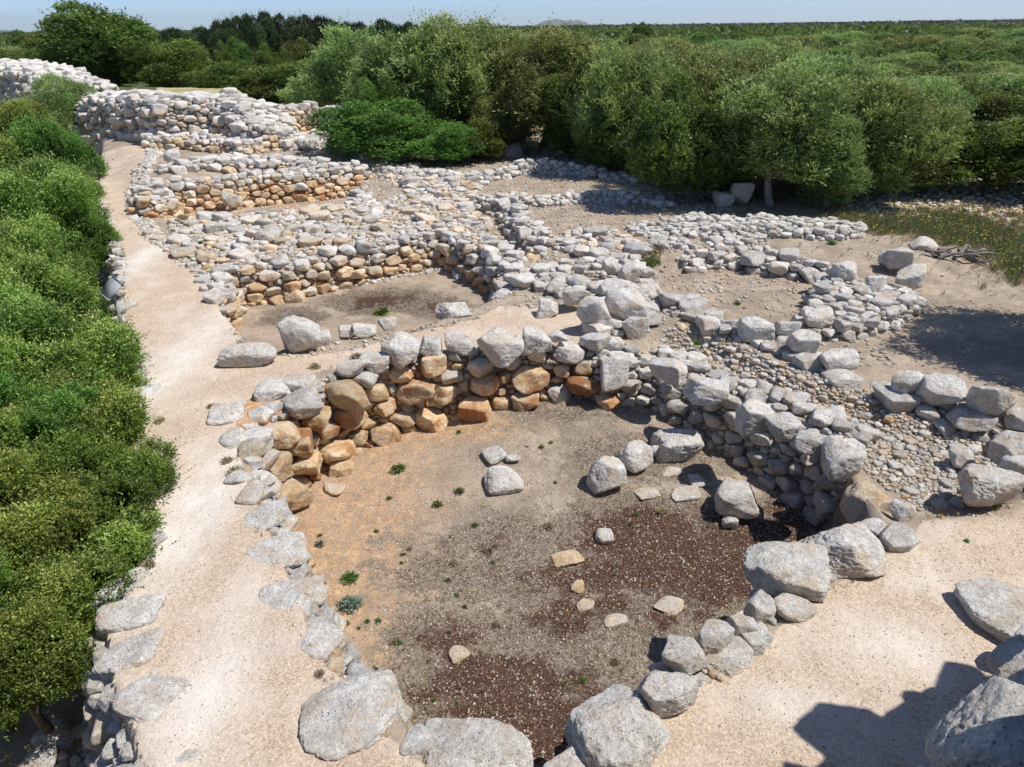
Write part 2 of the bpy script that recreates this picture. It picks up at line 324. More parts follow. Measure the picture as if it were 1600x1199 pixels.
LEDGE = np.array([(2.1, .9), (2.4, 1.75), (2.65, 2.15), (2.9, 2.5), (3.5, 2.4), (3.6, 1.8)])
WL = resolve_walls()

def seg_dist(X, Y, L, Z=None):
    """distance from points to polyline, and z interpolated along it"""
    best = np.full(X.shape, 1e9); zz = np.zeros(X.shape)
    for a, b in zip(L[:-1], L[1:]):
        dx, dy = b[0]-a[0], b[1]-a[1]; l2 = dx*dx+dy*dy+1e-9
        t = np.clip(((X-a[0])*dx+(Y-a[1])*dy)/l2, 0, 1)
        d = np.hypot(X-(a[0]+t*dx), Y-(a[1]+t*dy)); m = d < best
        best = np.where(m, d, best); zz = np.where(m, a[2]+t*(b[2]-a[2]), zz)
    return best, zz
def poly_sd(X, Y, Q):
    """signed distance: negative inside"""
    inside = np.zeros(X.shape, bool); n = len(Q); best = np.full(X.shape, 1e9)
    for i in range(n):
        a, b = Q[i], Q[(i+1) % n]
        c = ((a[1] > Y) != (b[1] > Y)) & (X < (b[0]-a[0])*(Y-a[1])/((b[1]-a[1]) or 1e-9)+a[0]); inside ^= c
        dx, dy = b[0]-a[0], b[1]-a[1]; t = np.clip(((X-a[0])*dx+(Y-a[1])*dy)/(dx*dx+dy*dy+1e-9), 0, 1)
        best = np.minimum(best, np.hypot(X-(a[0]+t*dx), Y-(a[1]+t*dy)))
    return np.where(inside, -best, best)
def sstep(x, a, b):
    t = np.clip((x-a)/(b-a), 0, 1); return t*t*(3-2*t)

ROOM6 = W([(728, 318), (785, 320), (812, 345), (826, 385), (800, 396), (775, 388), (748, 352)])
RUBBLE = [   # stony ground areas: polygon, z, height, radii
    (W([(262, 345), (430, 336), (600, 318), (640, 300), (560, 262), (620, 258), (760, 282), (745, 300), (740, 345), (790, 395), (690, 378), (560, 400), (400, 420), (330, 425), (290, 395)]), .12),
    (W([(560, 262), (500, 215), (560, 205), (640, 250)]), .3),
    (W([(870, 385), (890, 362), (960, 362), (1005, 392), (985, 410)]), .05),
]
def height_raw(X, Y):
    H = np.zeros(X.shape)
    r = np.hypot(X, Y)
    H = H-1.0*sstep(Y, 40, 90)
    for Q, lv, soft in LEVELS:
        if lv == -1.5: lv = -1.5+.75*np.clip(1-np.hypot(X-1.9, Y-13.7)/5.6, 0, 1)**1.2
        s = poly_sd(X, Y, Q); t = 1-sstep(s, -soft, soft*.2 if np.min(lv) < -1 else soft); H = H*(1-t)+lv*t
    for Q, h in RUBBLE:
        s = poly_sd(X, Y, Q); H = H+h*(1-sstep(s, -.5, .1))*(1.0)
    p3 = np.stack([X, Y, np.zeros_like(X)], -1).reshape(-1, 3)
    H = H+(fbm(p3*.9, 3)*.05+fbm(p3*4, 2)*.012).reshape(X.shape)*np.where(r < 80, 1, .2)
    return H
PATH = W([(160, 246), (157, 270)]+LEFT_EDGE[2:]+[(480, 1400), (760, 1400), (740, 1215), (645, 1185), (585, 1125), (530, 1060), (490, 1000), (466, 940), (434, 860), (402, 785), (380, 730), (368, 690), (368, 645), (400, 612), (470, 588), (560, 568), (620, 556), (700, 548), (900, 538), (935, 520), (900, 480), (780, 478), (740, 500), (640, 522), (560, 542), (510, 552), (440, 556), (352, 560), (375, 530), (372, 500), (330, 460), (305, 425), (268, 398), (232, 375), (200, 335), (202, 295), (238, 262), (236, 243)])
PATH2 = W([(880, 1400), (920, 1215), (985, 1140), (1045, 1092), (1110, 1050), (1200, 1000), (1250, 950), (1330, 900), (1420, 850), (1450, 800), (1500, 790), (1560, 778), (1650, 760), (2400, 720), (2600, 1400)])
def height(X, Y):
    H = height_raw(X, Y); clear = np.minimum(poly_sd(X, Y, PATH), poly_sd(X, Y, PATH2)) < -.08
    p3 = np.stack([X, Y, np.zeros_like(X)], -1).reshape(-1, 3); nz = fbm(p3*1.7+9, 2).reshape(X.shape)
    WM = np.full(X.shape, -1, int)
    for k, wl in enumerate(WL):
        if 'poly' in wl:
            d = poly_sd(X, Y, wl['poly']); d2 = poly_sd(X, Y, LEDGE); rd = np.maximum(4.35+.25*nz-np.maximum(0, d)*7, 2.7-np.maximum(0, d2)*7); wl['d'] = np.full(X.shape, 9.0)
            m = (rd > H) & ((d < .9) | (d2 < .5)); WM = np.where(m, k, WM); H = np.where(m, rd, H); continue
        d, z = seg_dist(X, Y, wl['line']); hw = wl['hw']*(1+.2*nz)
        top = z-.5*wl['sr']+nz*.08
        rd = top-np.maximum(0, d-hw+wl['sr']*.3)*5.5
        wl['d'] = d; m = (rd > H) & (d < hw+.5) & ~clear; WM = np.where(m, k, WM); H = np.where(m, rd, H)
    gy, gx = np.gradient(H); sy = np.gradient(Y, axis=0); sx = np.gradient(X, axis=1); steep = np.hypot(gx/sx, gy/sy) > .9
    for k, wl in enumerate(WL):
        WM = np.where((WM < 0) & steep & ~clear & (wl['d'] < wl['hw']+(.3 if k == 5 else .7)), k, WM)
    return H, WM

# non-uniform sheet reaching the horizon, fine where the camera looks
C0 = 20.0
uu = [0.0]; s = .0026
while uu[-1] < 3.2:
    uu.append(uu[-1]+s)
    if uu[-1] > .52: s *= 1.07
uu = np.array(uu); U = np.concatenate([-uu[:0:-1], uu])
yy = [-16.0]
while yy[-1] < 20000:
    y = yy[-1]; st = .0036 if 1 < y < 75 else (.02 if y < 1 else .05)
    yy.append(y+st*(y+C0))
Yr = np.array(yy)
GX = U[None, :]*(Yr[:, None]+C0); GY = np.repeat(Yr[:, None], len(U), 1)
GH, GW = height(GX, GY)
NR, NC = GX.shape
_logy = Yr
def hsample(x, y):
    """ground height at points (bilinear on the sheet)"""
    x = np.atleast_1d(x).astype(float); y = np.atleast_1d(y).astype(float)
    j = np.clip(np.searchsorted(Yr, y)-1, 0, NR-2); ty = np.clip((y-Yr[j])/(Yr[j+1]-Yr[j]), 0, 1)
    u = x/(y+C0); i = np.clip(np.searchsorted(U, u)-1, 0, NC-2); tx = np.clip((u-U[i])/(U[i+1]-U[i]), 0, 1)
    return (GH[j, i]*(1-tx)+GH[j, i+1]*tx)*(1-ty)+(GH[j+1, i]*(1-tx)+GH[j+1, i+1]*tx)*ty

# ---- zone masks
def blobmask(X, Y, blobs):
    M = np.zeros(X.shape)
    for (px, py, z, rx, ry, v) in blobs:
        c = at(px, py, z); e = at(px+rx, py, z); f = at(px, py+ry, z)
        a = np.hypot(*(e-c)[:2]); b = np.hypot(*(f-c)[:2])
        M = np.maximum(M, v*np.exp(-(((X-c[0])/a)**2+((Y-c[1])/b)**2)*1.1))
    return M
g1 = 1-sstep(poly_sd(GX, GY, PATH), -.12, .12); g2 = 1-sstep(poly_sd(GX, GY, PATH2), -.12, .12)
GRAVEL = np.maximum(g1, g2)
mainm = 1-sstep(poly_sd(GX, GY, W(MAIN)), -.15, .05); room2m = 1-sstep(poly_sd(GX, GY, W(ROOM2)), -.1, .1)
MOSS = blobmask(GX, GY, [(1010, 850, -1.5, 160, 70, 1.05), (1130, 900, -1.5, 150, 75, 1.05), (1240, 810, -1.5, 70, 40, .8), (900, 960, -1.5, 150, 80, .75), (760, 1060, -1.5, 150, 90, .85), (850, 1150, -1.5, 150, 70, 1.0), (700, 1000, -1.5, 100, 60, .8),
    (800, 880, -1.5, 220, 110, .48), (900, 660, -1.5, 160, 50, .42), (1000, 740, -1.5, 200, 60, .42), (700, 900, -1.5, 160, 80, .4), (1050, 1000, -1.5, 130, 60, .5),
    (1000, 910, -1.5, 330, 140, .74), (820, 1090, -1.5, 280, 130, .78), (1180, 870, -1.5, 150, 90, 1.0), (600, 470, -.9, 100, 22, .75), (460, 495, -.9, 70, 18, .55), (680, 480, -.9, 60, 22, .6)])*np.maximum(mainm, room2m)
far = sstep(GY, 45, 62)
ORANGE = np.maximum(.62*mainm*(1-sstep(GX, -2.6, 1.0)), 0)+.45*(GW >= 0)+.35*room2m
ORANGE = np.maximum(ORANGE, blobmask(GX, GY, [(300, 335, -.5, 90, 12, .7), (480, 322, -.5, 100, 10, .6), (760, 345, -.4, 40, 40, .5), (950, 325, 0, 90, 12, .4), (850, 280, 0, 110, 14, .4), (1240, 500, -.4, 60, 30, .35), (720, 680, -1.4, 200, 34, .75), (880, 618, -1.0, 80, 22, .7), (430, 740, -1.5, 80, 70, .95), (420, 900, -1.5, 90, 90, .7), (1100, 500, 0, 60, 40, .6)]))
for k, wl in enumerate(WL): ORANGE = np.where(GW == k, .15+.75*wl['stain'], ORANGE)
GRASS = blobmask(GX, GY, [(1500, 380, -.35, 130, 38, 1.0), (1590, 420, -.35, 90, 30, .95), (1390, 372, -.3, 60, 12, .8), (1320, 340, 0, 40, 12, .5), (1010, 415, -.4, 26, 8, .9), (600, 490, -.9, 30, 10, .8)])
GRASS = np.clip(GRASS+(GRASS > .05)*.35*fbm(np.stack([GX, GY, GX*0], -1).reshape(-1, 3)*.8, 4).reshape(GX.shape), 0, 1)
GRASS = np.maximum(GRASS, .55*sstep(GY, 31, 36)*(GX > 3)*(1-far)+.5*((GX < -3)*(GH < -1)*(mainm < .05)*(room2m < .05)*(GW < 0)))
PXg, PYg, DZg, OKg = proj(np.stack([GX, GY, GH], -1).reshape(-1, 3)); PXg = PXg.reshape(GX.shape)
CLEAR = ((GX/GY > -.46) & (GX/GY < -.29) & (GY < 124) & (GY > 50)) | ((GX/GY > 9))
RED = (GX/GY > .53) & (GX/GY < .565) & (GY > 66) & (GY < 96)
ORANGE = np.where(RED, .95, ORANGE); far = far*(~RED)
FIELD = np.maximum(far*np.where(CLEAR, .55, 1.0), .5*np.minimum(1, 1.5*blobmask(GX, GY, [(1480, 322, -.3, 190, 34, 1.2), (1640, 330, -.3, 200, 50, 1.2), (1400, 345, -.3, 90, 22, 1)])))
WORN = blobmask(GX, GY, [(315, 1100, 0, 70, 200, 1), (300, 800, 0, 60, 180, 1), (280, 560, 0, 50, 120, .9), (230, 400, 0, 30, 60, .8), (1380, 1010, 0, 130, 50, .7), (1260, 1100, 0, 120, 50, .6), (1450, 900, 0, 90, 30, .5)])
ZA = np.stack([GRAVEL, MOSS, ORANGE], -1).reshape(-1, 3); ZB = np.stack([GRASS, FIELD, WORN], -1).reshape(-1, 3)
GV = np.stack([GX, GY, GH], -1).reshape(-1, 3)
ii = np.arange(NR*NC).reshape(NR, NC)
GF = np.stack([ii[:-1, :-1], ii[:-1, 1:], ii[1:, 1:], ii[1:, :-1]], -1).reshape(-1, 4)
zone = np.zeros(NR*NC, int)
zone[(g1.ravel() > .5)] = 1; zone[(g2.ravel() > .5)] = 2
zone[(mainm.ravel() > .5)] = 3; zone[(room2m.ravel() > .5)] = 4; zone[(far.ravel() > .5)] = 5
fz = zone[GF[:, 0]]
for k, nm in enumerate(['ground', 'gravel_path', 'gravel_terrace', 'sunken_room_floor', 'back_room_floor', 'field']):
    F = GF[fz == k]; used = np.unique(F); rem = np.full(NR*NC, -1); rem[used] = np.arange(len(used))
    o = link(nm, mesh(nm, GV[used], rem[F], GROUND, {'za': ZA[used], 'zb': ZB[used]})); o['kind'] = 'structure'

# ------------------------------------------------------------------ stones
ZS = 1.6
def lod(c, r):
    dd = np.linalg.norm(c-np.array([0, 0, CAM_H])); rp = r/dd*704
    return 4 if rp > 15 else 3 if rp > 5.5 else 2 if rp > 2.2 else 1
def stone(c, r, nbr, stain, rng, lv=None, amp=.07, zs=ZS, p=30.0):
    """stone at c (z already scaled), fitted against its neighbours nbr [(centre, radius)]"""
    N = []; D = []
    for cj, rj in nbr:
        v = cj-c; L = np.linalg.norm(v)
        if L < 1e-4: continue
        N.append(v/L); D.append(max(.35*r, L*r/(r+rj)*1.0-.004))
    k = 6; th = rng.uniform(0, 6.28); cs, sn = math.cos(th), math.sin(th)
    q = rng.normal(size=(k, 3)); q /= np.linalg.norm(q, axis=1)[:, None]
    bx = np.array([[cs, sn, 0], [-cs, -sn, 0], [-sn, cs, 0], [sn, -cs, 0], [0, 0, 1], [0, 0, -1]])+rng.normal(size=(6, 3))*.22
    bx /= np.linalg.norm(bx, axis=1)[:, None]
    N = np.array(N+list(q)+list(bx)); D = np.array(D+list(r*rng.uniform(.86, 1.2, k))+list(r*rng.uniform(.68, .98, 6)))
    dirs, F = ICO[lv]
    t = np.maximum(dirs@N.T/D, 0); rad = (t**p).sum(1)**(-1/p); Q, _ = np.linalg.qr(rng.normal(size=(3, 3)))
    el = 1/np.linalg.norm((dirs@Q)/np.array([rng.uniform(1, 1.35), rng.uniform(.85, 1.1), rng.uniform(.7, .95)]), axis=1); rad = np.minimum(rad*(.45+.55*el), r*1.5)
    sd_ = rng.uniform(0, 100, 3)
    if lv >= 2: rad = rad*(1+amp*fbm(dirs*2.6+sd_, 4 if lv >= 3 else 2))
    if lv >= 4: rad = rad*(1-.05*np.abs(fbm(dirs*5.0+sd_, 3))-.03*np.clip(vnoise(dirs*9+sd_)-.3, 0, 1))
    V = c+dirs*rad[:, None]; V = V.copy(); V[:, 2] /= zs
    low = np.clip(.5-dirs[:, 2]*.5, 0, 1)
    T = np.zeros((len(V), 3)); T[:, 0] = np.clip(stain+.42*(low-.42), 0, 1); T[:, 1] = rng.uniform(.0, 1.0); T[:, 2] = rng.uniform(0, 1)**1.5
    return V, F, T
def join(parts):
    o = 0; Vs = []; Fs = []; Ts = []
    for V, F, T in parts: Vs.append(V); Fs.append(F+o); Ts.append(T); o += len(V)
    return np.concatenate(Vs), np.concatenate(Fs), np.concatenate(Ts)

# triangles of the sheet, for area weighted sampling
def surf_sampler(maskv, rng):
    """maskv: bool per vertex grid; returns f(n)->points, normals"""
    m = maskv.ravel()[GF].sum(1) >= 2
    F = GF[m]; A, B, C, D = GV[F[:, 0]], GV[F[:, 1]], GV[F[:, 2]], GV[F[:, 3]]
    n = np.cross(C-A, D-B); ar = np.linalg.norm(n, axis=1)*.5; n /= (np.linalg.norm(n, axis=1)[:, None]+1e-9)
    cs = np.cumsum(ar); 
    def f(k):
        i = np.minimum(np.searchsorted(cs, rng.random(k)*cs[-1]), len(F)-1); a = rng.random((k, 1)); b = rng.random((k, 1))
        return (A[i]*(1-a)+B[i]*a)*(1-b)+(D[i]*(1-a)+C[i]*a)*b, n[i]
    return f, cs[-1] if len(cs) else 0
class Pack:
    def __init__(s): s.c = np.zeros((60000, 3)); s.r = np.zeros(60000); s.n = 0; s.g = {}; s.cell = .5
    def near(s, c, R):
        a = np.floor((c-R)/s.cell).astype(int); b = np.floor((c+R)/s.cell).astype(int); out = []
        for x in range(a[0], b[0]+1):
            for y in range(a[1], b[1]+1):
                for z in range(a[2], b[2]+1):
                    out += s.g.get((x, y, z), ())
        return out
    def add(s, c, r, k=.86):
        idx = s.near(c, (r+.6)*.9)
        if idx:
            idx = np.array(idx); d = np.linalg.norm(s.c[idx]-c, axis=1)
            if (d < k*(r+s.r[idx])).any(): return -1
        s.c[s.n] = c; s.r[s.n] = r; s.g.setdefault(tuple(np.floor(c/s.cell).astype(int)), []).append(s.n); s.n += 1
        return s.n-1
    def neigh(s, i, maxn=13):
        idx = [j for j in s.near(s.c[i], (s.r[i]+.6)*1.25) if j != i]
        if not idx: return []
        idx = np.array(idx); d = np.linalg.norm(s.c[idx]-s.c[i], axis=1)-s.r[idx]*.6
        m = d < s.r[i]*1.6; idx = idx[m]; d = d[m]; idx = idx[np.argsort(d)[:maxn]]
        return [(s.c[j], s.r[j]) for j in idx]
PK = Pack()
def visible_ish(c, m=120):
    x, y, z, ok = proj(c); return ok[0] and -m < x[0] < 1600+m and -m < y[0] < 1199+m
def fill(maskv, R, ratios, dens, rng, kk=.86, push=.25, sparse=False):
    """throw stones on the surface, big ones first; returns indices in PK"""
    f, area = surf_sampler(maskv, rng); ids = []
    for q, rt in enumerate(ratios):
        r0 = R*rt; n = int(dens*area/(r0*r0)*(1 if not sparse else .16 if rt > 1.5 else .2 if rt > 1.1 else .3 if rt > .75 else 1))
        n = min(n, 16000)
        if n < 1: continue
        C, Nn = f(n)
        rr = r0*rng.uniform(.82, 1.2, n)
        for c, nn, r in zip(C, Nn, rr):
            if not (visible_ish(c) or (c[1] < 6.5 and 0 < c[0] < 8.5 and c[2] > .2 and abs(poly_sd(np.array([c[0]]), np.array([c[1]]), TOWER)[0]) < .8)): continue
            c = c+nn*r*push*rng.uniform(.3, 1.3); c = c*np.array([1, 1, ZS])
            i = PK.add(c, r, kk)
            if i >= 0: ids.append(i)
    return ids

# ---------------- single boulders, seated by photo pixel: px, py of centre, z of centre, width px, height ratio, depth ratio, turn, stain, label, name
B_ = []
def boulder(px, py, z, wpx, hr, dr, rz, stain, label, cat='boulder', flat=None, name='boulder', tone=.55, lich=.4, group=None, seed=0):
    B_.append((px, py, z, wpx, hr, dr, rz, stain, label, cat, name, tone, lich, group, seed))
# along the near rim of the sunken room
boulder(555, 1120, -.08, 172, .40, .85, .5, .0, 'huge flat pale grey slab with two small black pits at the bottom of the path', lich=.25, tone=.8)
boulder(650, 1165, -.12, 60, .8, 1, .2, .1, 'small rounded stone wedged right of the huge flat slab')
boulder(745, 1188, -.12, 190, .4, .6, -.1, .15, 'long low boulder half buried in gravel at the bottom centre', tone=.75)
boulder(885, 1210, -.1, 80, .6, .9, 0, .1, 'pale boulder cut by the bottom edge of the photo beside the dark lichened one', tone=.8)
boulder(965, 1150, -.02, 150, .62, 1.0, .7, .12, 'big boulder spotted with black lichen on the bottom rim of the room', lich=1.0, tone=.7)
boulder(1040, 1082, .12, 92, .8, .9, .5, .05, 'light grey boulder with a cleft standing above the black lichened one', tone=.8)
boulder(1070, 1028, .12, 66, .8, .9, -.2, .1, 'craggy grey boulder with a brown underside on the rim', lich=.9)
boulder(1115, 1000, .15, 60, .9, .8, .4, .02, 'blue grey upright stone on the rim above the craggy one')
boulder(1135, 1032, .0, 95, .45, .8, .3, .15, 'low cream boulder melting into the gravel terrace')
boulder(1160, 978, .12, 42, .8, .9, .1, .05, 'small grey stone balanced in the middle of the rim row')
boulder(1183, 1000, .05, 50, .7, .9, .7, .0, 'smooth grey stone below the small balanced one')
boulder(1187, 952, .12, 46, .8, .9, .7, .1, 'knobbly stone directly under the wide tan rim boulder')
boulder(1228, 895, .12, 130, .55, .7, -.25, .15, 'wide pale boulder with tan patches where the rim bends', lich=.5, tone=.75)
boulder(1240, 950, .02, 70, .5, .9, .2, .3, 'low tan stone with dark holes tucked below the wide rim boulder', lich=.8)
boulder(1320, 860, .15, 120, .55, .8, -.2, .1, 'smooth white boulder at the right corner of the sunken room', tone=.85, lich=.1)
boulder(1356, 792, -.35, 76, 1.0, .95, .1, .5, 'round sandy coloured boulder propping the lower end of the long grey wall', lich=.2)
boulder(1404, 842, .05, 66, .55, .9, .4, .05, 'blue grey pointed stone right of the smooth white corner boulder')
boulder(1410, 800, .0, 40, .9, .9, .4, .05, 'small blocky stone right of the round sandy boulder')
# rim along the path, left side of the room
boulder(434, 866, -.08, 92, .32, 1.1, .3, .0, 'flat white rim stone on the left side of the room, upper of three', tone=.8, lich=.3)
boulder(450, 936, -.08, 94, .32, 1.0, -.2, .05, 'flat grey rim stone with a dark notch, middle of three', tone=.7, lich=.5)
boulder(490, 1000, -.08, 98, .32, .9, -.6, .0, 'long flat grey rim stone just above the huge slab, lowest of three', tone=.8)
boulder(520, 1043, -.05, 32, .6, 1, 0, .55, 'small yellowish stone touching the top of the huge slab')
boulder(412, 812, -.05, 66, .4, 1.2, 0, .02, 'thin pale rim stone with an overhanging lip')
boulder(392, 775, 0, 46, .5, 1.2, 0, .35, 'sandy rim stone half sunk into the path edge')
boulder(372, 745, .0, 38, .5, 1, 0, .05, 'pitted white stone with a dry tuft on it at the path edge', lich=.8)
boulder(352, 650, .0, 56, .45, 1.2, .2, .0, 'white stone peppered with black pits at the corner of the path', lich=1.0, tone=.85)
boulder(362, 688, .0, 44, .5, 1.2, .3, .0, 'plain pale stone just below the black pitted corner stone', tone=.8)
boulder(425, 610, .05, 55, .5, .9, .2, .02, 'flat white stone on the left shoulder of the orange wall', tone=.8)
boulder(470, 600, .05, 60, .5, .8, -.2, .03, 'grey stone capping the left part of the orange wall', tone=.7)
# in the sunken room
boulder(948, 743, -1.28, 62, 1.0, .95, .3, .1, 'rounded white boulder lying alone on the floor of the sunken room', tone=.8, lich=.1)
boulder(992, 716, -1.3, 54, .75, .8, .1, .08, 'pitted boulder with a tan base next to the rounded white one', lich=.5, tone=.75)
boulder(1022, 704, -1.36, 18, 1.1, .9, 0, .15, 'slim stone wedged between the two pitted boulders')
boulder(1062, 696, -1.32, 82, .6, .7, .1, .03, 'largest pitted grey boulder at the foot of the long wall', lich=.6, tone=.7)
boulder(1152, 785, -1.22, 76, .72, .8, -.3, .2, 'wedge shaped boulder with a dark brown underside near the long wall', lich=.2, tone=.75)
boulder(1140, 815, -1.42, 24, .8, 1, 0, .05, 'small rough stone at the foot of the wedge shaped boulder')
boulder(788, 750, -1.42, 62, .5, 1.0, .2, .05, 'low white boulder sunk in the middle of the room floor', tone=.75)
boulder(773, 712, -1.46, 40, .4, 1.0, .2, .08, 'small flat stone above the low white boulder')
boulder(1090, 752, -1.47, 28, .4, 1.0, .2, .08, 'flat paving stone on the floor near the pitted boulders')
boulder(534, 732, -1.42, 40, .6, .8, 0, .7, 'smooth yellow stone at the foot of the orange wall')
boulder(522, 766, -1.48, 34, .3, .9, 0, .5, 'flat cream stone on the orange soil below the smooth yellow one')
boulder(943, 838, -1.45, 34, .5, .9, 0, .3, 'pointed cream stone lying in the dark moss')
boulder(718, 1022, -1.48, 34, .25, .9, .4, .5, 'flat tan stone lying alone in the dark moss at the lower left')
boulder(915, 945, -1.48, 30, .25, .9, 0, .45, 'flat tan stone in the centre of the mossy floor, smaller of a close pair')
boulder(962, 970, -1.48, 44, .25, .7, 0, .4, 'long flat tan stone in the centre of the mossy floor, larger of a close pair')
boulder(888, 872, -1.48, 52, .16, .7, .3, .6, 'broad flat tan patch of stone left of the darkest moss')
boulder(1046, 945, -1.48, 46, .16, .8, .9, .45, 'flat tan stone near the rim, right of the close pair')
boulder(903, 918, -1.48, 28, .2, .8, .9, .6, 'flat ochre stone above the close pair')
boulder(1012, 770, -1.48, 40, .2, .8, .2, .35, 'flat cream stone between the rounded boulder and the wedge shaped one')
boulder(1070, 772, -1.47, 54, .2, .6, .2, .3, 'long flat paving stone in front of the pitted boulders')
boulder(1052, 736, -1.48, 40, .2, .6, .2, .3, 'cream paving stone just below the largest pitted boulder')
boulder(800, 716, -1.46, 24, .4, 1, .2, .05, 'small white stone right of the small flat one above the low white boulder')
# crest of the orange wall
boulder(624, 546, .3, 64, .85, .9, .1, .05, 'big round white boulder on the crest of the orange wall, left of the pair', tone=.85, lich=.3)
boulder(672, 543, .22, 38, .8, .9, .1, .02, 'mottled grey stone on the crest between the two big boulders', lich=.8)
boulder(718, 537, .22, 44, .8, .9, .1, .05, 'rough grey stone left of the largest crest boulder', lich=.7)
boulder(781, 540, .3, 72, .85, .9, -.1, .02, 'largest grey boulder on the crest of the orange wall, right of the pair', lich=.7, tone=.7)
boulder(838, 534, .25, 46, .95, .9, .1, .1, 'rounded boulder with an orange base right of the largest crest boulder', tone=.8)
boulder(868, 526, .3, 34, .5, .9, .1, .02, 'thin flat stone on the crest near the central junction')
boulder(928, 535, .15, 42, .7, .9, .4, .1, 'grey wedge overhanging the right end of the orange wall')
boulder(960, 582, -.25, 46, 1.25, .9, .1, .02, 'upright grey stone in the corner between the orange wall and the long wall', tone=.6)
boulder(585, 566, .12, 50, .55, .9, -.2, .02, 'flat grey capstone left of the big round crest boulder', lich=.6)
boulder(545, 578, .1, 46, .5, .9, -.2, .1, 'rough capstone over the orange wall beside a dry tuft')
# central junction
boulder(927, 488, .45, 56, .85, .9, .1, .05, 'big pale boulder at the centre of the wall junction, left of two', tone=.75, lich=.5)
boulder(975, 474, .5, 62, .75, .9, -.1, .03, 'big white boulder at the centre of the wall junction, right of two', tone=.85, lich=.4)
boulder(858, 482, .15, 36, .7, .9, .1, .02, 'bright white stone left of the wall junction', tone=1.0, lich=.1)
boulder(992, 510, .2, 42, .8, .9, .3, .15, 'cream boulder just below the big white junction boulder')
boulder(955, 448, .4, 44, .6, .9, .3, .05, 'pale stone behind the big white junction boulder')
boulder(985, 424, .45, 34, .9, .9, .3, .02, 'white stone standing on the end of the slanting wall', tone=.9)
boulder(952, 417, .4, 24, .9, .9, .3, .02, 'small upright stone beside the one on the end of the slanting wall', tone=.9)
boulder(897, 462, .35, 44, .6, .9, .3, .12, 'cream stone above the bright white one at the junction')
# capping of the long grey wall
boulder(1045, 577, .05, 64, .6, .8, -.5, .02, 'long white capstone at the upper end of the long grey wall', tone=.85)
boulder(1105, 610, .02, 74, .55, .8, -.5, .0, 'second capstone down the long grey wall, smooth and white', tone=.9)
boulder(1180, 650, .02, 62, .8, .9, .1, .0, 'tall rounded capstone halfway down the long grey wall', tone=.8, lich=.6)
boulder(1225, 668, .02, 52, .7, .9, .1, .02, 'pitted capstone below the halfway point of the long grey wall', lich=.9)
boulder(1270, 692, .02, 60, .55, .9, .0, .05, 'flat capstone near the lower end of the long grey wall', lich=.6)
boulder(1322, 718, .02, 66, .75, .9, .0, .02, 'bright pitted boulder crowning the lower end of the long grey wall', tone=.9, lich=.7)
# second parallel wall
boulder(1180, 512, .3, 60, .55, .7, -.3, .02, 'long pale boulder on the wall above the pebbly passage', tone=.85)
boulder(1310, 562, .2, 58, .55, .8, -.1, .05, 'broad flat topped boulder at the end of the wall beside the dirt yard', tone=.85)
boulder(1255, 535, .3, 50, .75, .8, -.1, .0, 'white boulder freckled with holes near the end of the yard wall', lich=1.0, tone=.9)
boulder(1318, 600, -.1, 52, .8, .8, -.1, .2, 'tan half shaded boulder below the broad flat topped one')
boulder(1230, 512, .3, 40, .6, .8, -.1, .02, 'small pale boulder behind the white freckled one')
# lower right
boulder(1540, 757, .1, 90, .7, .8, .2, .1, 'broad grey boulder with a dark shaded left face at the edge of the gravel terrace', tone=.65, lich=.2)
boulder(1585, 705, .15, 60, 1.0, .8, .2, .02, 'grey boulder at the right edge just below the boulder wall', tone=.6)
boulder(1603, 732, .05, 80, .5, .8, .2, .2, 'low boulder at the right edge behind the broad grey one')
boulder(1502, 715, -.15, 40, .8, .8, .2, .1, 'small boulder with an orange patch among the lower right rubble')
boulder(1420, 598, .25, 56, .7, .8, .2, .02, 'angular white boulder at the left end of the lower right wall', tone=.85)
boulder(1470, 610, .28, 70, .75, .8, -.2, .05, 'large domed boulder on the lower right wall', tone=.85)
boulder(1545, 628, .3, 62, .85, .8, -.4, .1, 'leaning boulder with a tan cap on the lower right wall')
boulder(1592, 962, .08, 150, .36, .95, -.1, .05, 'flat white slab with a dark layered edge on the gravel terrace at the right edge', tone=.85, lich=.3)
boulder(1385, 1134, -.02, 24, .5, .9, .3, .0, 'small white stone lying in the tower shadow', tone=.9)
boulder(1562, 1182, 3.0, 235, .6, .8, .5, .0, 'big rugged grey boulder full of holes filling the bottom right corner', tone=.55, lich=.7)
boulder(1625, 1075, 2.7, 130, .8, .8, .5, .0, 'rounded grey boulder above the one filling the bottom right corner', tone=.6, lich=.4)
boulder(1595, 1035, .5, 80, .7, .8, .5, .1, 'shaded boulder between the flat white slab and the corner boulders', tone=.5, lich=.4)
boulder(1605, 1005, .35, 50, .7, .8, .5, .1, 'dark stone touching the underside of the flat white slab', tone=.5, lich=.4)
boulder(282, 1188, -.1, 130, .35, .7, .1, .05, 'wide flat slab sinking into the gravel at the bottom left of the path', tone=.8, lich=.3)
boulder(205, 1105, -.25, 56, .8, .9, .6, .05, 'rounded grey stone under the outer edge of the broad flat slab', tone=.7)
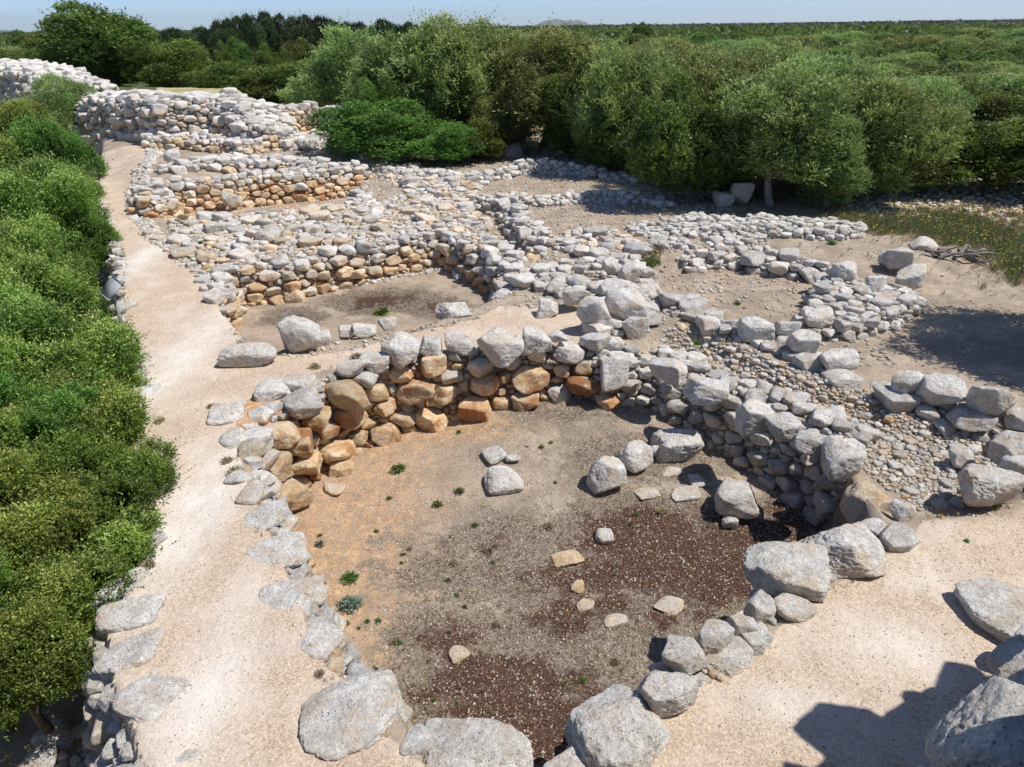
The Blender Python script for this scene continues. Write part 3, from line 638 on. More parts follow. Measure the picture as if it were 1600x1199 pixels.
# row before the second room
boulder(395, 556, .14, 88, .42, .6, .05, .1, 'low grey slab with a crack lying beside the path', tone=.6)
boulder(468, 526, .3, 66, 1.05, .7, .2, .12, 'tall pointed boulder leaning beside the low grey slab', tone=.6, lich=.1)
boulder(503, 531, .08, 32, .75, .8, .2, .05, 'small white stone right of the tall pointed boulder', tone=.8)
boulder(542, 519, .1, 26, .9, .8, .2, .02, 'upright mottled stone in the row before the second room', lich=.9)
boulder(571, 518, .08, 36, .75, .8, .2, .12, 'rounded cream stone in the row before the second room', tone=.8)
boulder(605, 505, .05, 30, .6, .8, .2, .08, 'flat stone at the far end of the row before the second room')
boulder(706, 489, .05, 54, .65, .7, .2, .03, 'whale backed grey boulder on the edge of the second room', tone=.7, lich=.6)
boulder(461, 463, -.75, 34, .6, .8, .2, .6, 'tan boulder fallen at the foot of the second room back wall')
# yard group
boulder(1320, 424, .25, 38, .9, .9, .2, .02, 'smooth grey boulder on top of the yard rubble heap', tone=.7)
boulder(1367, 446, .15, 30, .95, .9, .2, .02, 'white boulder in the middle of the yard rubble heap', tone=.9)
boulder(1421, 436, .0, 42, .85, .9, -.4, .15, 'tilted boulder with an orange hollow at the right tip of the yard rubble', tone=.75)
boulder(1405, 402, .3, 40, .8, .9, -.2, .1, 'boulder with an orange underside above the tilted one', lich=.9)
boulder(1383, 402, .25, 20, .9, .9, -.2, .02, 'small white block left of the boulder with the orange underside')
boulder(1440, 386, .0, 46, .5, .9, -.2, .02, 'flat grey boulder at the edge of the flowering meadow', lich=.7, tone=.6)
boulder(1275, 498, .0, 44, .65, .9, -.2, .1, 'big white boulder at the lower left of the yard rubble heap', tone=.9)
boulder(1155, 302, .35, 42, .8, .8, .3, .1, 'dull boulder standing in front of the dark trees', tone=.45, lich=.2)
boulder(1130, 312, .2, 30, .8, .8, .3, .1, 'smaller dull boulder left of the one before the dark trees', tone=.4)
boulder(758, 347, -.25, 22, .8, .8, .3, .03, 'lone white stone on the bare floor of the middle clearing', tone=.9)
boulder(1008, 388, -.1, 22, .8, .8, .3, .03, 'white stone ending the slanting wall by the green tuft', tone=.9)
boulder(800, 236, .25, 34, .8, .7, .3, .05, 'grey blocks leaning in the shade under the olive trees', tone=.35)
boulder(268, 244, 1.0, 26, .8, .7, .3, .08, 'big squared block on the end of the low terrace wall near the path', tone=.6)
boulder(362, 313, -.05, 32, .8, .5, 0, .3, 'smooth brownish upright slab set in the orange faced wall', tone=.5, lich=0)
boulder(470, 560, .0, 5, .8, .5, 0, .3, 'x') ; B_.pop()
# lower left bank, below the path
boulder(203, 915, -.08, 84, .5, .8, .3, .02, 'pale boulder edging the path beneath the left bush, uppermost of the bank', tone=.7)
boulder(204, 972, -.08, 104, .5, .7, .3, .02, 'long pitted boulder on the left edge of the path', lich=.7, tone=.75)
boulder(202, 1030, -.08, 100, .5, .8, .3, .02, 'boulder with a cluster of black pits on the left edge of the path', lich=1.0, tone=.8)
boulder(245, 1092, -.08, 140, .42, .8, -.3, .05, 'broad flat slab at the bottom of the left path edge', tone=.75, lich=.5)
boulder(212, 1148, -.25, 48, .7, .9, .3, .0, 'small grey stone below the broad flat slab', tone=.7)
boulder(240, 1160, -.25, 32, .7, .9, .3, .0, 'smallest grey stone below the broad flat slab', tone=.7)
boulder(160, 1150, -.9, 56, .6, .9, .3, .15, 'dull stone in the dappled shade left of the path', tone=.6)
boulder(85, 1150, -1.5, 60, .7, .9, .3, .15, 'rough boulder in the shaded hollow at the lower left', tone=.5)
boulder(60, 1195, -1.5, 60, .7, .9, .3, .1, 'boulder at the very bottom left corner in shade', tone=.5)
boulder(222, 622, -.1, 50, .6, .9, .3, .02, 'grey stone at the left edge of the path opposite the orange wall', tone=.7)
boulder(238, 640, -.1, 30, .6, .9, .3, .5, 'tan stone at the left edge of the path opposite the orange wall')
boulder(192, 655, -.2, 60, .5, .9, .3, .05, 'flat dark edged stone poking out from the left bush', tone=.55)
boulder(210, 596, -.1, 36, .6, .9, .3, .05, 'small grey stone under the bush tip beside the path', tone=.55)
boulder(186, 480, -.1, 28, .6, .9, .3, .05, 'white stone next to the information board', tone=.85)

def make_boulder(b, k):
    px, py, z, wpx, hr, dr, rz, stain, label, cat, name, tone, lich, group, seed = b
    rng = np.random.default_rng(1000+k)
    c = at(px, py, z)
    if z < -1.15:
        for _ in range(6): c = at(px, py, float(hsample(c[0], c[1])[0])+z+1.5)
    w_ = wpx/FPX*depth_of(c); a, d_, h = w_*.5, w_*.5*dr, w_*.5*hr
    lv = 5 if wpx > 80 else 4 if wpx > 24 else 3
    k_ = 11 if wpx < 60 else 14; q = rng.normal(size=(k_, 3)); q /= np.linalg.norm(q, axis=1)[:, None]; D = rng.uniform(.72, 1.08, k_)
    ax = np.array([[1, 0, 0], [-1, 0, 0], [0, 1, 0], [0, -1, 0], [0, 0, 1], [0, 0, -1]], float)+rng.normal(size=(6, 3))*.12
    ax /= np.linalg.norm(ax, axis=1)[:, None]
    N = np.concatenate([q, ax]); D = np.concatenate([D, rng.uniform(.88, .98, 6)])
    dirs, F = ICO[lv]; p = rng.uniform(18, 34) if hr > .5 else rng.uniform(8, 12)
    t = np.maximum(dirs@N.T/D, 0); rad = (t**p).sum(1)**(-1/p); sd_ = rng.uniform(0, 100, 3)
    rad = rad*(1+.06*fbm(dirs*1.9+sd_, 4)-.09*np.abs(fbm(dirs*3.4+sd_, 4)))
    if lv == 5: rad = rad*(1-.07*np.abs(fbm(dirs*6+sd_, 4))-.035*np.clip(vnoise(dirs*13+sd_)-.35, 0, 1))
    if lv >= 4: rad = rad-.05*np.clip(np.abs(fbm(dirs*7+sd_, 3))-.25, 0, 1)-.02*np.abs(vnoise(dirs*15+sd_))
    V = dirs*rad[:, None]*np.array([a, d_, h])*1.04
    cs, sn = math.cos(rz), math.sin(rz); V = V@np.array([[cs, sn, 0], [-sn, cs, 0], [0, 0, 1]])
    T = np.zeros((len(V), 3)); T[:, 0] = np.clip(stain+.35*np.clip(-dirs[:, 2], -.3, 1)*.8, 0, 1); T[:, 1] = tone; T[:, 2] = lich
    o = link(name, mesh(name, V, F, ROCK, {'tint': T}), None, c)
    tag(o, label, cat, group)
    # reserve the space so the wall stones fit around it
    i = PK.n; PK.c[i] = c*np.array([1, 1, ZS]); PK.r[i] = (a*d_*h)**(1/3)*1.02; PK.g.setdefault(tuple(np.floor(PK.c[i]/PK.cell).astype(int)), []).append(i); PK.n += 1
for k, b in enumerate(B_): make_boulder(b, k)

# ---------------- the walls
for k, wl in enumerate(WL):
    rng = np.random.default_rng(200+k); L = wl['line']; dist = np.hypot(L[:, 0], L[:, 1]).mean()
    ratios = [1.35, 1.05, .8, .6, .45, .33] + ([.23] if dist < 22 else [])
    wm = (GW == k) & ((GH < -.28) if wl['hw'] < .11 and wl['hw'] > 0 else True)
    ids = fill(wm, wl['sr'], ratios, 1.6, rng, kk=.775, push=.22)
    built = []
    for i in ids:
        c = PK.c[i]; cw = c/np.array([1, 1, ZS]); r = PK.r[i]
        d, zt = seg_dist(np.array([cw[0]]), np.array([cw[1]]), L); dz = float(zt[0]-cw[2])
        stn = np.clip(wl['stain']*np.clip((dz-.05)/.6, 0, 1)+rng.normal()*.24*(wl['stain'] > .3)+.03, 0, 1)
        built.append((r/np.linalg.norm(cw-[0, 0, CAM_H]), i, stn, cw))
    built.sort(key=lambda t: -t[0])
    cen = L.mean(0); root = empty(wl['name'], (cen[0], cen[1], float(hsample(cen[0], cen[1])[0])))
    tag(root, wl['label'], 'wall'); off = np.array(root.location)
    rest = []
    for q, (sz, i, stn, cw) in enumerate(built):
        V, F, T = stone(PK.c[i], PK.r[i], PK.neigh(i), stn, rng, lod(cw, PK.r[i]))
        if q < 100:
            link('stone', mesh('stone', V-off, F, ROCK, {'tint': T}, smooth=len(F) > 2000), root)
        else: rest.append((V-off, F, T))
    if rest:
        V, F, T = join(rest); o = link('small_stones', mesh('small_stones', V, F, ROCK, {'tint': T}, smooth=len(V) > 60*len(rest)), root); o['kind'] = 'stuff'

# ---------------- rubble areas and loose scatter
def rubble(name, mask, R, ratios, dens, seed, stain, kk=.8, tone=0.0, push=.15, sparse=True):
    rng = np.random.default_rng(seed); ids = fill(mask, R, ratios, dens, rng, kk=kk, push=push, sparse=sparse); parts = []
    for i in ids:
        cw = PK.c[i]/np.array([1, 1, ZS])
        s_ = np.clip(stain+rng.normal()*.18, 0, 1)
        V, F, T = stone(PK.c[i], PK.r[i], PK.neigh(i, 8), s_, rng, min(3, lod(cw, PK.r[i]))); T[:, 1] = np.clip(T[:, 1]+tone, 0, 1); parts.append((V, F, T))
    if parts:
        V, F, T = join(parts); o = link(name, mesh(name, V, F, ROCK, {'tint': T}, smooth=False)); o['kind'] = 'stuff'
        return o
def rmask(polys, z=0.0, grow=0.0):
    m = np.zeros(GX.shape, bool)
    for Q in polys: m |= poly_sd(GX, GY, Q) < grow
    return m & (GW < 0) & (GRAVEL < .4) & (poly_sd(GX, GY, ROOM6) > 0)
o = rubble('rubble_slope', rmask([q for q, h in RUBBLE]), .165, [2.1, 1.4, .9, .6, .42, .3, .22], .7, 31, .3, kk=.86, push=.1)
tag(o, 'slope of tumbled grey and cream stones left of the central walls', 'rubble')
CORR = W([(1030, 540), (1100, 535), (1230, 600), (1330, 620), (1400, 650), (1560, 690), (1620, 720), (1540, 780), (1440, 800), (1380, 760), (1300, 690), (1200, 640), (1060, 575)], -.35)
o = rubble('passage_rubble', rmask([CORR]), .055, [1.9, 1.35, 1.0, .75, .55, .42], .8, 32, .3, kk=.84)
tag(o, 'carpet of small broken stones in the passage beside the long grey wall', 'rubble')
BANK = W([(60, 1400), (0, 1100), (120, 1000), (150, 900), (180, 860), (240, 870), (200, 930), (165, 990), (190, 1090), (215, 1199), (235, 1400)], -.6)
PATHEDGE = [W([(236, 225), (262, 240), (235, 290), (225, 330), (262, 378), (330, 420), (345, 470), (378, 490), (370, 505), (330, 470), (300, 420), (232, 382), (198, 340), (200, 290)]),
            W([(170, 600), (262, 590), (245, 680), (165, 680)]), BANK]
o = rubble('path_edge_stones', rmask(PATHEDGE), .15, [1.3, 1.0, .7, .5, .35, .25], .22, 33, .2, push=.0)
tag(o, 'loose stones edging both sides of the gravel path', 'rubble')

# pebbles strewn over floor, yard and gravel: tiny faceted stones, one heap of stuff per area
def pebbles(name, mask, n, r0, r1, seed, stain, tone, label):
    rng = np.random.default_rng(seed); f, area = surf_sampler(mask, rng); C, Nn = f(n); dirs, F0 = ICO[0]
    keep = np.array([visible_ish(c, 40) for c in C]) & (Nn[:, 2] > .6); C = C[keep]; Nn = Nn[keep]; n = len(C)
    r = r0*(r1/r0)**(rng.random(n)**2.2); S = rng.uniform(.6, 1.3, (n, 3))*np.array([1, 1, .6])
    V = (dirs[None]*rng.uniform(.75, 1.2, (n, 12))[..., None])*(S*r[:, None])[:, None, :]
    th = rng.uniform(0, 6.28, n); c_, s_ = np.cos(th)[:, None], np.sin(th)[:, None]
    V = np.stack([V[..., 0]*c_-V[..., 1]*s_, V[..., 0]*s_+V[..., 1]*c_, V[..., 2]], -1)+(C+Nn*r[:, None]*.25)[:, None, :]
    F = (F0[None]+(np.arange(n)*12)[:, None, None]).reshape(-1, 3)
    T = np.repeat(np.stack([np.clip(stain+rng.normal(size=n)*.25, 0, 1), np.clip(tone+rng.normal(size=n)*.25, 0, 1), rng.random(n)*.2], -1), 12, 0)
    o = link(name, mesh(name, V.reshape(-1, 3), F, ROCK, {'tint': T}, smooth=False)); tag(o, label, 'pebbles', kind='stuff')
flat = GW < 0
pebbles('floor_pebbles', (mainm > .9) & flat, 42000, .005, .02, 41, .3, .6, 'tiny pale pebbles strewn over the sunken room floor')
pebbles('yard_pebbles', (zone.reshape(NR, NC) == 0) & flat & (GY < 32) & (GX > 2) & (GH > -1), 22000, .01, .05, 42, .25, .4, 'small pebbles scattered over the bare dirt yard')
pebbles('path_pebbles', (GRAVEL > .6) & flat & (GY < 16), 22000, .004, .012, 43, .3, .6, 'fine grit on the gravel paths')
pebbles('clearing_stones', (GX > 9) & (GY > 18) & (GY < 34) & (FIELD > .3) & flat, 5000, .03, .12, 45, .3, .8, 'pale stones strewn over the straw coloured clearing')
pebbles('ruin_pebbles', (zone.reshape(NR, NC) == 0) & flat & (GY < 48) & (GX > -12) & (GX < 8) & (GY > 13) & (GH > -1.2), 45000, .012, .07, 44, .25, .5, 'small stones scattered among the ruined walls')
#PART2
# ------------------------------------------------------------------ vegetation
def unit(v): return v/(np.linalg.norm(v, axis=-1, keepdims=True)+1e-9)
def leaves(Pb, D, Ls, Ws, rng, attr):
    """rhombic leaves: base points, directions, lengths, widths"""
    n = len(Pb); side = unit(np.cross(D, rng.normal(size=(n, 3)))); nrm = np.cross(D, side)
    b = Pb; t = Pb+D*Ls[:, None]; m = Pb+D*(Ls*.5)[:, None]+nrm*(Ls*.06)[:, None]
    l = m+side*(Ws*.5)[:, None]; r = m-side*(Ws*.5)[:, None]
    V = np.stack([b, l, t, r], 1).reshape(-1, 3); F = np.arange(4*n).reshape(n, 4)
    return V, F, np.repeat(attr, 4, 0)
def crown_geo(seed, nl, nspr, per, L, Wd, spr=.12, up=.5, rl=(.26, .44), zsq=1.0, low=-.85, spread=1.0, shoots=.06, hole_t=-.28):
    rng = np.random.default_rng(seed)
    c = rng.normal(size=(nl, 3)); c = unit(c)*rng.uniform(.38, .90, (nl, 1)); c[:, 2] = np.clip(c[:, 2], low+.2, 1); c[:, 2] *= zsq
    R = rng.uniform(rl[0], rl[1], nl); tone = rng.uniform(0, 1, nl)
    k = rng.choice(nl, nspr*2, p=R**2/(R**2).sum()); d = unit(rng.normal(size=(nspr*2, 3))+np.array([0, 0, .35]))
    rr = R[k]*rng.uniform(.55, 1.05, nspr*2)**.6; p = c[k]+d*rr[:, None]
    dm = np.linalg.norm(p[:, None]-c[None], axis=2)/R[None]; ok = (dm < .72).sum(1) == 0
    hole = fbm(p*3.2+seed, 2) > hole_t; ok &= hole | (rng.random(len(p)) < .25)
    p, d, k = p[ok][:nspr], d[ok][:nspr], k[ok][:nspr]; n = len(p)
    sdv = unit(d*.8+np.array([0, 0, up])+rng.normal(size=(n, 3))*.45); sl_ = spr*rng.uniform(.5, 1.4, n)*np.where(rng.random(n) < shoots, 2.5, 1)
    j = np.tile(np.arange(per), n); s = np.repeat(np.arange(n), per)
    base = p[s]+sdv[s]*(sl_[s]*(j/per))[:, None]
    ld = unit(sdv[s]*.7+rng.normal(size=(n*per, 3))*.55*spread)
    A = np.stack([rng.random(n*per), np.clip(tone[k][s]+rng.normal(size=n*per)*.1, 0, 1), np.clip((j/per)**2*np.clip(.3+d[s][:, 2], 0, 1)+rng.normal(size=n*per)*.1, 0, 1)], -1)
    return leaves(base, ld, L*rng.uniform(.7, 1.3, n*per), Wd*rng.uniform(.7, 1.3, n*per), rng, A)
def tube(pts, rad, nseg=7):
    pts = np.array(pts, float); n = len(pts); T = unit(np.gradient(pts, axis=0)); ref = np.array([.3, .9, .1])
    A = unit(np.cross(T, ref)); B = np.cross(T, A); th = np.linspace(0, 2*np.pi, nseg, endpoint=False)
    V = (pts[:, None]+(A[:, None]*np.cos(th)[None, :, None]+B[:, None]*np.sin(th)[None, :, None])*np.array(rad)[:, None, None]).reshape(-1, 3)
    F = [(a*nseg+b, a*nseg+(b+1) % nseg, (a+1)*nseg+(b+1) % nseg, (a+1)*nseg+b) for a in range(n-1) for b in range(nseg)]
    return V, np.array(F)
def trunk_geo(seed, limbs=6, thick=.045):
    """height 1, base at origin"""
    rng = np.random.default_rng(seed); Vs = []; Fs = []; o = 0
    t = np.linspace(0, 1, 8); lean = rng.normal(size=2)*.12
    def path(a, b, bend): 
        q = a[None]*(1-t[:, None])+b[None]*t[:, None]; q += np.sin(t*np.pi)[:, None]*bend[None]; return q
    segs = [(path(np.zeros(3)-[0, 0, .05], np.array([lean[0], lean[1], .42]), np.append(rng.normal(size=2)*.05, 0)), thick*(1.15-.55*t))]
    for k in range(limbs):
        a = segs[0][0][rng.integers(2, 8)]; th = k*2.4+rng.uniform(-.3, .3); R = rng.uniform(.22, .38)
        b = np.array([math.cos(th)*R, math.sin(th)*R, rng.uniform(.55, .88)]); segs.append((path(a, b, rng.normal(size=3)*.05), thick*.6*(1.05-.85*t)))
    for q, r in segs:
        V, F = tube(q, r); Vs.append(V); Fs.append(F+o); o += len(V)
    return np.concatenate(Vs), np.concatenate(Fs)
def cm(name, mat, *a, **k):
    V, F, A = crown_geo(*a, **k); return mesh(name, V, F, mat, {'leaf': A}, smooth=False)
CR = {
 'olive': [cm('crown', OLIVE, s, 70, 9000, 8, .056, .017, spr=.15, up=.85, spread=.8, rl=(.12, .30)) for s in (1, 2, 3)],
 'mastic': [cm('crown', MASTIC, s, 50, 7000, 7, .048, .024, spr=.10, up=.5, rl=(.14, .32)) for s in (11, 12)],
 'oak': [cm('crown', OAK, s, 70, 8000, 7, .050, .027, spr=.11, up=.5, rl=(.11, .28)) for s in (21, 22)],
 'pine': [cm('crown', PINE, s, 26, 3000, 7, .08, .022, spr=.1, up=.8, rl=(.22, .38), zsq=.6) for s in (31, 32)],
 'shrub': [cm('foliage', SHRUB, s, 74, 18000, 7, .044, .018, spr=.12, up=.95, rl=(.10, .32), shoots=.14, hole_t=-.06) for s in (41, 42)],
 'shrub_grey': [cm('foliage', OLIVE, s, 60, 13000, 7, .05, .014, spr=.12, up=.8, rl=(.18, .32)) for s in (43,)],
}
CR['shrub_green'] = [CR['shrub'][1].copy()]; CR['shrub_green'][0].materials[0] = MASTIC
_tg = [trunk_geo(s) for s in (5, 6, 7)]
TR = [mesh('trunk', V, F, BARK) for V, F in _tg]
TRP = mesh('trunk', *trunk_geo(9, 7, .035), PALEBARK)
def z_for(x, y, py):
    """height at (x, y) that projects to photo row py"""
    lo, hi = -5.0, 40.0
    for _ in range(40):
        m = (lo+hi)/2
        if proj([x, y, m])[1][0] > py: lo = m
        else: hi = m
    return lo
def tree(name, x, y, H, wid, kind, label, group=None, low=.12, rng=RNG, cat='tree', z0=None, trunk=None):
    z = float(hsample(x, y)[0]) if z0 is None else z0
    root = empty(name, (x, y, z), rng.uniform(0, 6.28)); tag(root, label, cat, group)
    cr = link('crown', CR[kind][rng.integers(len(CR[kind]))], root)
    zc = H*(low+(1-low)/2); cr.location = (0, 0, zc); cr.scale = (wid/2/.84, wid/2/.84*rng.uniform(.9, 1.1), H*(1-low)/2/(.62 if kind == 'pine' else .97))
    t = link('trunk', trunk or TR[rng.integers(3)], root); hh = H*(.98 if kind != 'pine' else 1.0); t.scale = (min(hh, wid*1.1), min(hh, wid*1.1), hh)
    return root
def tree_px(name, cx, top, base, wpx, kind, label, **k):
    p = at(cx, base, -.3)
    for _ in range(4): p = at(cx, base, float(hsample(p[0], p[1])[0]))
    Hh = z_for(p[0], p[1], top)-p[2]; wd = wpx/FPX*depth_of(p)
    return tree(name, p[0], p[1], Hh, wd, kind, label, **k)
tr = np.random.default_rng(77)
NEAR = [
 ('evergreen_oak', 168, 6, 146, 170, 'oak', 'large dark rounded evergreen standing alone behind the highest wall at the upper left'),
 ('evergreen_oak', 110, 48, 118, 110, 'oak', 'lower bushy evergreen leaning against the left side of the large rounded one'),
 ('mastic_bush', 62, 48, 104, 60, 'mastic', 'small light green bush above the stones at the upper left'),
 ('mastic_bush', 283, 58, 146, 120, 'mastic', 'bright green round bush right of the large dark evergreen'),
 ('evergreen_oak', 370, 98, 170, 120, 'oak', 'dark low hedge tree in front of the pale field, left of two'),
 ('evergreen_oak', 462, 106, 170, 140, 'oak', 'dark low hedge tree in front of the pale field, right of two'),
 ('olive_tree', 560, 42, 205, 165, 'olive', 'pale topped wild olive at the left end of the grove'),
 ('olive_tree', 655, 46, 228, 190, 'olive', 'second wild olive from the left in the grove, behind the bright green bush'),
 ('olive_tree', 745, 38, 228, 190, 'olive', 'tall spiky topped wild olive, highest of the grove'),
 ('olive_tree', 845, 56, 232, 180, 'olive', 'wide wild olive in the middle of the grove behind the shaded stone blocks'),
 ('olive_tree', 790, 148, 240, 96, 'olive', 'small pale olive crown hanging in front of the tallest wild olive'),
 ('mastic_bush', 592, 122, 236, 76, 'mastic', 'narrow bright green bush rising above the widest bright green bush'),
 ('mastic_bush', 604, 158, 256, 165, 'mastic', 'widest bright green bush touching the end of the far wall'),
 ('mastic_bush', 692, 190, 257, 105, 'mastic', 'low bright green bush under the wild olives, with white flowers before it'),
 ('evergreen_oak', 925, 88, 250, 140, 'oak', 'dark brownish green tree in the middle of the grove'),
 ('mastic_bush', 888, 192, 246, 66, 'mastic', 'small bright green bush in the shade above the stone bank'),
 ('olive_tree', 985, 82, 268, 150, 'olive', 'yellowish wild olive just right of the brownish tree in the grove'),
 ('evergreen_oak', 1045, 128, 318, 130, 'oak', 'dense evergreen reaching the ground at the corner of the rubble platform'),
 ('olive_tree', 1110, 84, 290, 170, 'olive', 'broad wild olive behind the two dull boulders'),
 ('olive_tree', 1205, 118, 322, 205, 'olive', 'nearest wild olive with a pale bent trunk at the edge of the ruins'),
 ('olive_tree', 1345, 120, 316, 185, 'olive', 'drooping wild olive at the right corner of the ruins beside the straw coloured clearing'),
 ('olive_tree', 1260, 92, 290, 190, 'olive', 'blue green wild olive rising behind the one with the pale bent trunk'),
 ('mastic_bush', 1440, 168, 302, 150, 'mastic', 'mid green thicket bush bordering the straw coloured clearing, left of three'),
 ('mastic_bush', 1545, 178, 300, 170, 'mastic', 'mid green thicket bush bordering the straw coloured clearing, middle of three'),
 ('mastic_bush', 1655, 150, 308, 190, 'mastic', 'bright leafy thicket cut by the right edge of the photo, right of three'),
 ('evergreen_oak', 1500, 130, 262, 150, 'oak', 'dark evergreen rising behind the middle thicket bush'),
 ('olive_tree', 1560, 112, 250, 180, 'olive', 'pale green dome shaped olive near the right edge'),
 ('olive_tree', 1400, 130, 268, 150, 'olive', 'greyish olive behind the left thicket bush'),
 ('olive_tree', 1170, 80, 262, 150, 'olive', 'wild olive behind the broad one above the dull boulders'),
 ('olive_tree', 1040, 74, 250, 160, 'olive', 'yellow green olive crown at the back of the grove, above the dense evergreen'),
 ('evergreen_oak', 1125, 190, 312, 110, 'oak', 'dark low growth behind the two dull boulders'),
 ('olive_tree', 1290, 180, 326, 120, 'olive', 'low drooping olive foliage between the pale bent trunk and the straw clearing'),
 ('olive_tree', 1395, 180, 304, 120, 'olive', 'low olive foliage trailing to the ground at the left end of the straw clearing'),
 ('evergreen_oak', 960, 170, 272, 110, 'oak', 'dark low foliage in shade at the middle of the grove'),
 ('evergreen_oak', 745, 190, 250, 90, 'oak', 'shadowy low foliage right of the low bright green bush'),
]
for a in NEAR:
    lowv = .02 if a[5] in ('mastic',) else (.16 if a[1] == 1205 else .05)
    tree_px(*a, rng=tr, low=lowv, trunk=TRP if a[1] == 1205 else None, cat='bush' if 'bush' in a[0] else 'tree')
# the pines and field trees beyond
for k, (cx, top, D, wpx) in enumerate([(352, 34, 128, 40), (378, 30, 130, 44), (402, 30, 126, 40), (432, 26, 130, 50), (470, 28, 132, 48), (505, 32, 135, 40), (535, 38, 140, 36), (560, 40, 150, 40), (330, 50, 150, 40), (300, 47, 170, 44), (598, 36, 150, 36), (636, 38, 150, 40), (270, 48, 170, 30)]):
    p = at(cx, 60, 0); f = D/p[1]; x, y = p[0]*f, p[1]*f; z = float(hsample(x, y)[0])
    tree('pine_tree', x, y, z_for(x, y, top)-z, wpx/FPX*D, 'pine', 'dark umbrella crowned pine in the row beyond the pale field', group='pines beyond the pale field', rng=tr, low=.3)
for k, (cx, top, D, wpx, lb) in enumerate([(445, 82, 80, 34, 'small round field tree right of the others on the pale grass'), (418, 72, 95, 34, 'small field tree in the middle of the pale grass'), (372, 60, 105, 36, 'field tree at the left side of the pale grass'), (350, 70, 88, 26, 'field tree at the far left corner of the pale grass'), (470, 62, 92, 50, 'grey green field tree beside the grove'), (1000, 36, 190, 24, 'single dark tree breaking the skyline right of centre')]):
    p = at(cx, 100, 0); f = D/p[1]; x, y = p[0]*f, p[1]*f; z = float(hsample(x, y)[0])
    tree('field_tree', x, y, z_for(x, y, top)-z, wpx/FPX*D, 'oak', lb, rng=tr, low=.2)
# the wooded plain: individual trees, then far masses
def clear_zone(x, y):
    px, py, dz, ok = proj([x, y, -1.0]); px = px[0]
    if not ok[0]: return False
    if 318 < px < 500 and 52 < y < 122: return True
    if .515 < x/y < .575 and 55 < y < 98: return True
    return False
cnt = 0; spots = []
for _ in range(20000):
    D = 36+(175-36)*tr.random()**1.25; u = tr.uniform(-.86, .86); x = u*D; y = D
    if clear_zone(x, y) or (y < 62 and x < -4) or (y < 46 and x < 8): continue
    if x/y < -.36 and y < 100: continue
    if y > 115 and -.5 < u < -.25: continue
    sp = 4.0+D*.035
    if any((x-a)**2+(y-b)**2 < sp*sp for a, b in spots): continue
    spots.append((x, y)); cnt += 1
    if cnt >= 235: break
for i, (x, y) in enumerate(spots):
    kd = ['olive', 'oak', 'mastic', 'olive', 'oak'][i % 5]; Hh = tr.uniform(2.9, 4.6)+max(0, (y-80))*.012
    if x > 8 and y < 75: Hh = min(Hh*.8, 3.4)
    if y < 60: Hh = min(Hh, 4.4)
    nm = {'olive': 'olive_tree', 'oak': 'evergreen_oak', 'mastic': 'mastic_bush'}[kd]
    lb = {'olive': 'grey green tree scattered over the wooded plain behind the grove', 'oak': 'dark tree scattered over the wooded plain behind the grove', 'mastic': 'bright green bushy tree scattered over the wooded plain behind the grove'}[kd]
    tree(nm, x, y, Hh, Hh*tr.uniform(1.4, 2.1)+y*.01, kd, lb, group='trees on the wooded plain, '+{'olive': 'grey green', 'oak': 'dark', 'mastic': 'bright green'}[kd], rng=tr, low=.0)
def far_wood(name, n, d0, d1, hmin, hmax, seed, mat, q=46, label=''):
    rng = np.random.default_rng(seed); D = d0*(d1/d0)**(rng.random(n)**.75); u = rng.uniform(-1.0, 1.0, n); x = u*D; y = D
    z = hsample(x, y); px, py, dz, ok = proj(np.stack([x, y, z], -1)); m = ~((px > 318) & (px < 500) & (y < 125)); x, y, z = x[m], y[m], z[m]; n = len(x)
    H = rng.uniform(hmin, hmax, n)*(1+.25*fbm(np.stack([x*.004, y*.004, x*0], -1), 2)); Wd = H*rng.uniform(1.0, 1.8, n)*(1+y/3500)
    d = unit(rng.normal(size=(n, q, 3))+np.array([0, 0, .5])); pos = np.stack([x, y, z+H*.55], -1)[:, None]+d*np.stack([Wd*.5, Wd*.5, H*.45], -1)[:, None]*rng.uniform(.75, 1, (n, q, 1))
    dr = unit(d+rng.normal(size=d.shape)*.7); Ls = (Wd[:, None]*rng.uniform(.09, .2, (n, q))).ravel()
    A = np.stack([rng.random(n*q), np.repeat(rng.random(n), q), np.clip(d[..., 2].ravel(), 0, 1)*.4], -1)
    V, F, A = leaves(pos.reshape(-1, 3), dr.reshape(-1, 3), Ls, Ls*.6, rng, A)
    o = link(name, mesh(name, V, F, mat, {'leaf': A}, smooth=False)); tag(o, label, 'woodland', kind='stuff')
far_wood('plain_woodland', 3600, 165, 900, 3.0, 5.0, 51, OAK, q=60, label='distant canopy of low trees covering the plain')
far_wood('horizon_woodland', 7000, 600, 6000, 4.5, 7.5, 52, PINE, q=20, label='dark band of far woods along the horizon')

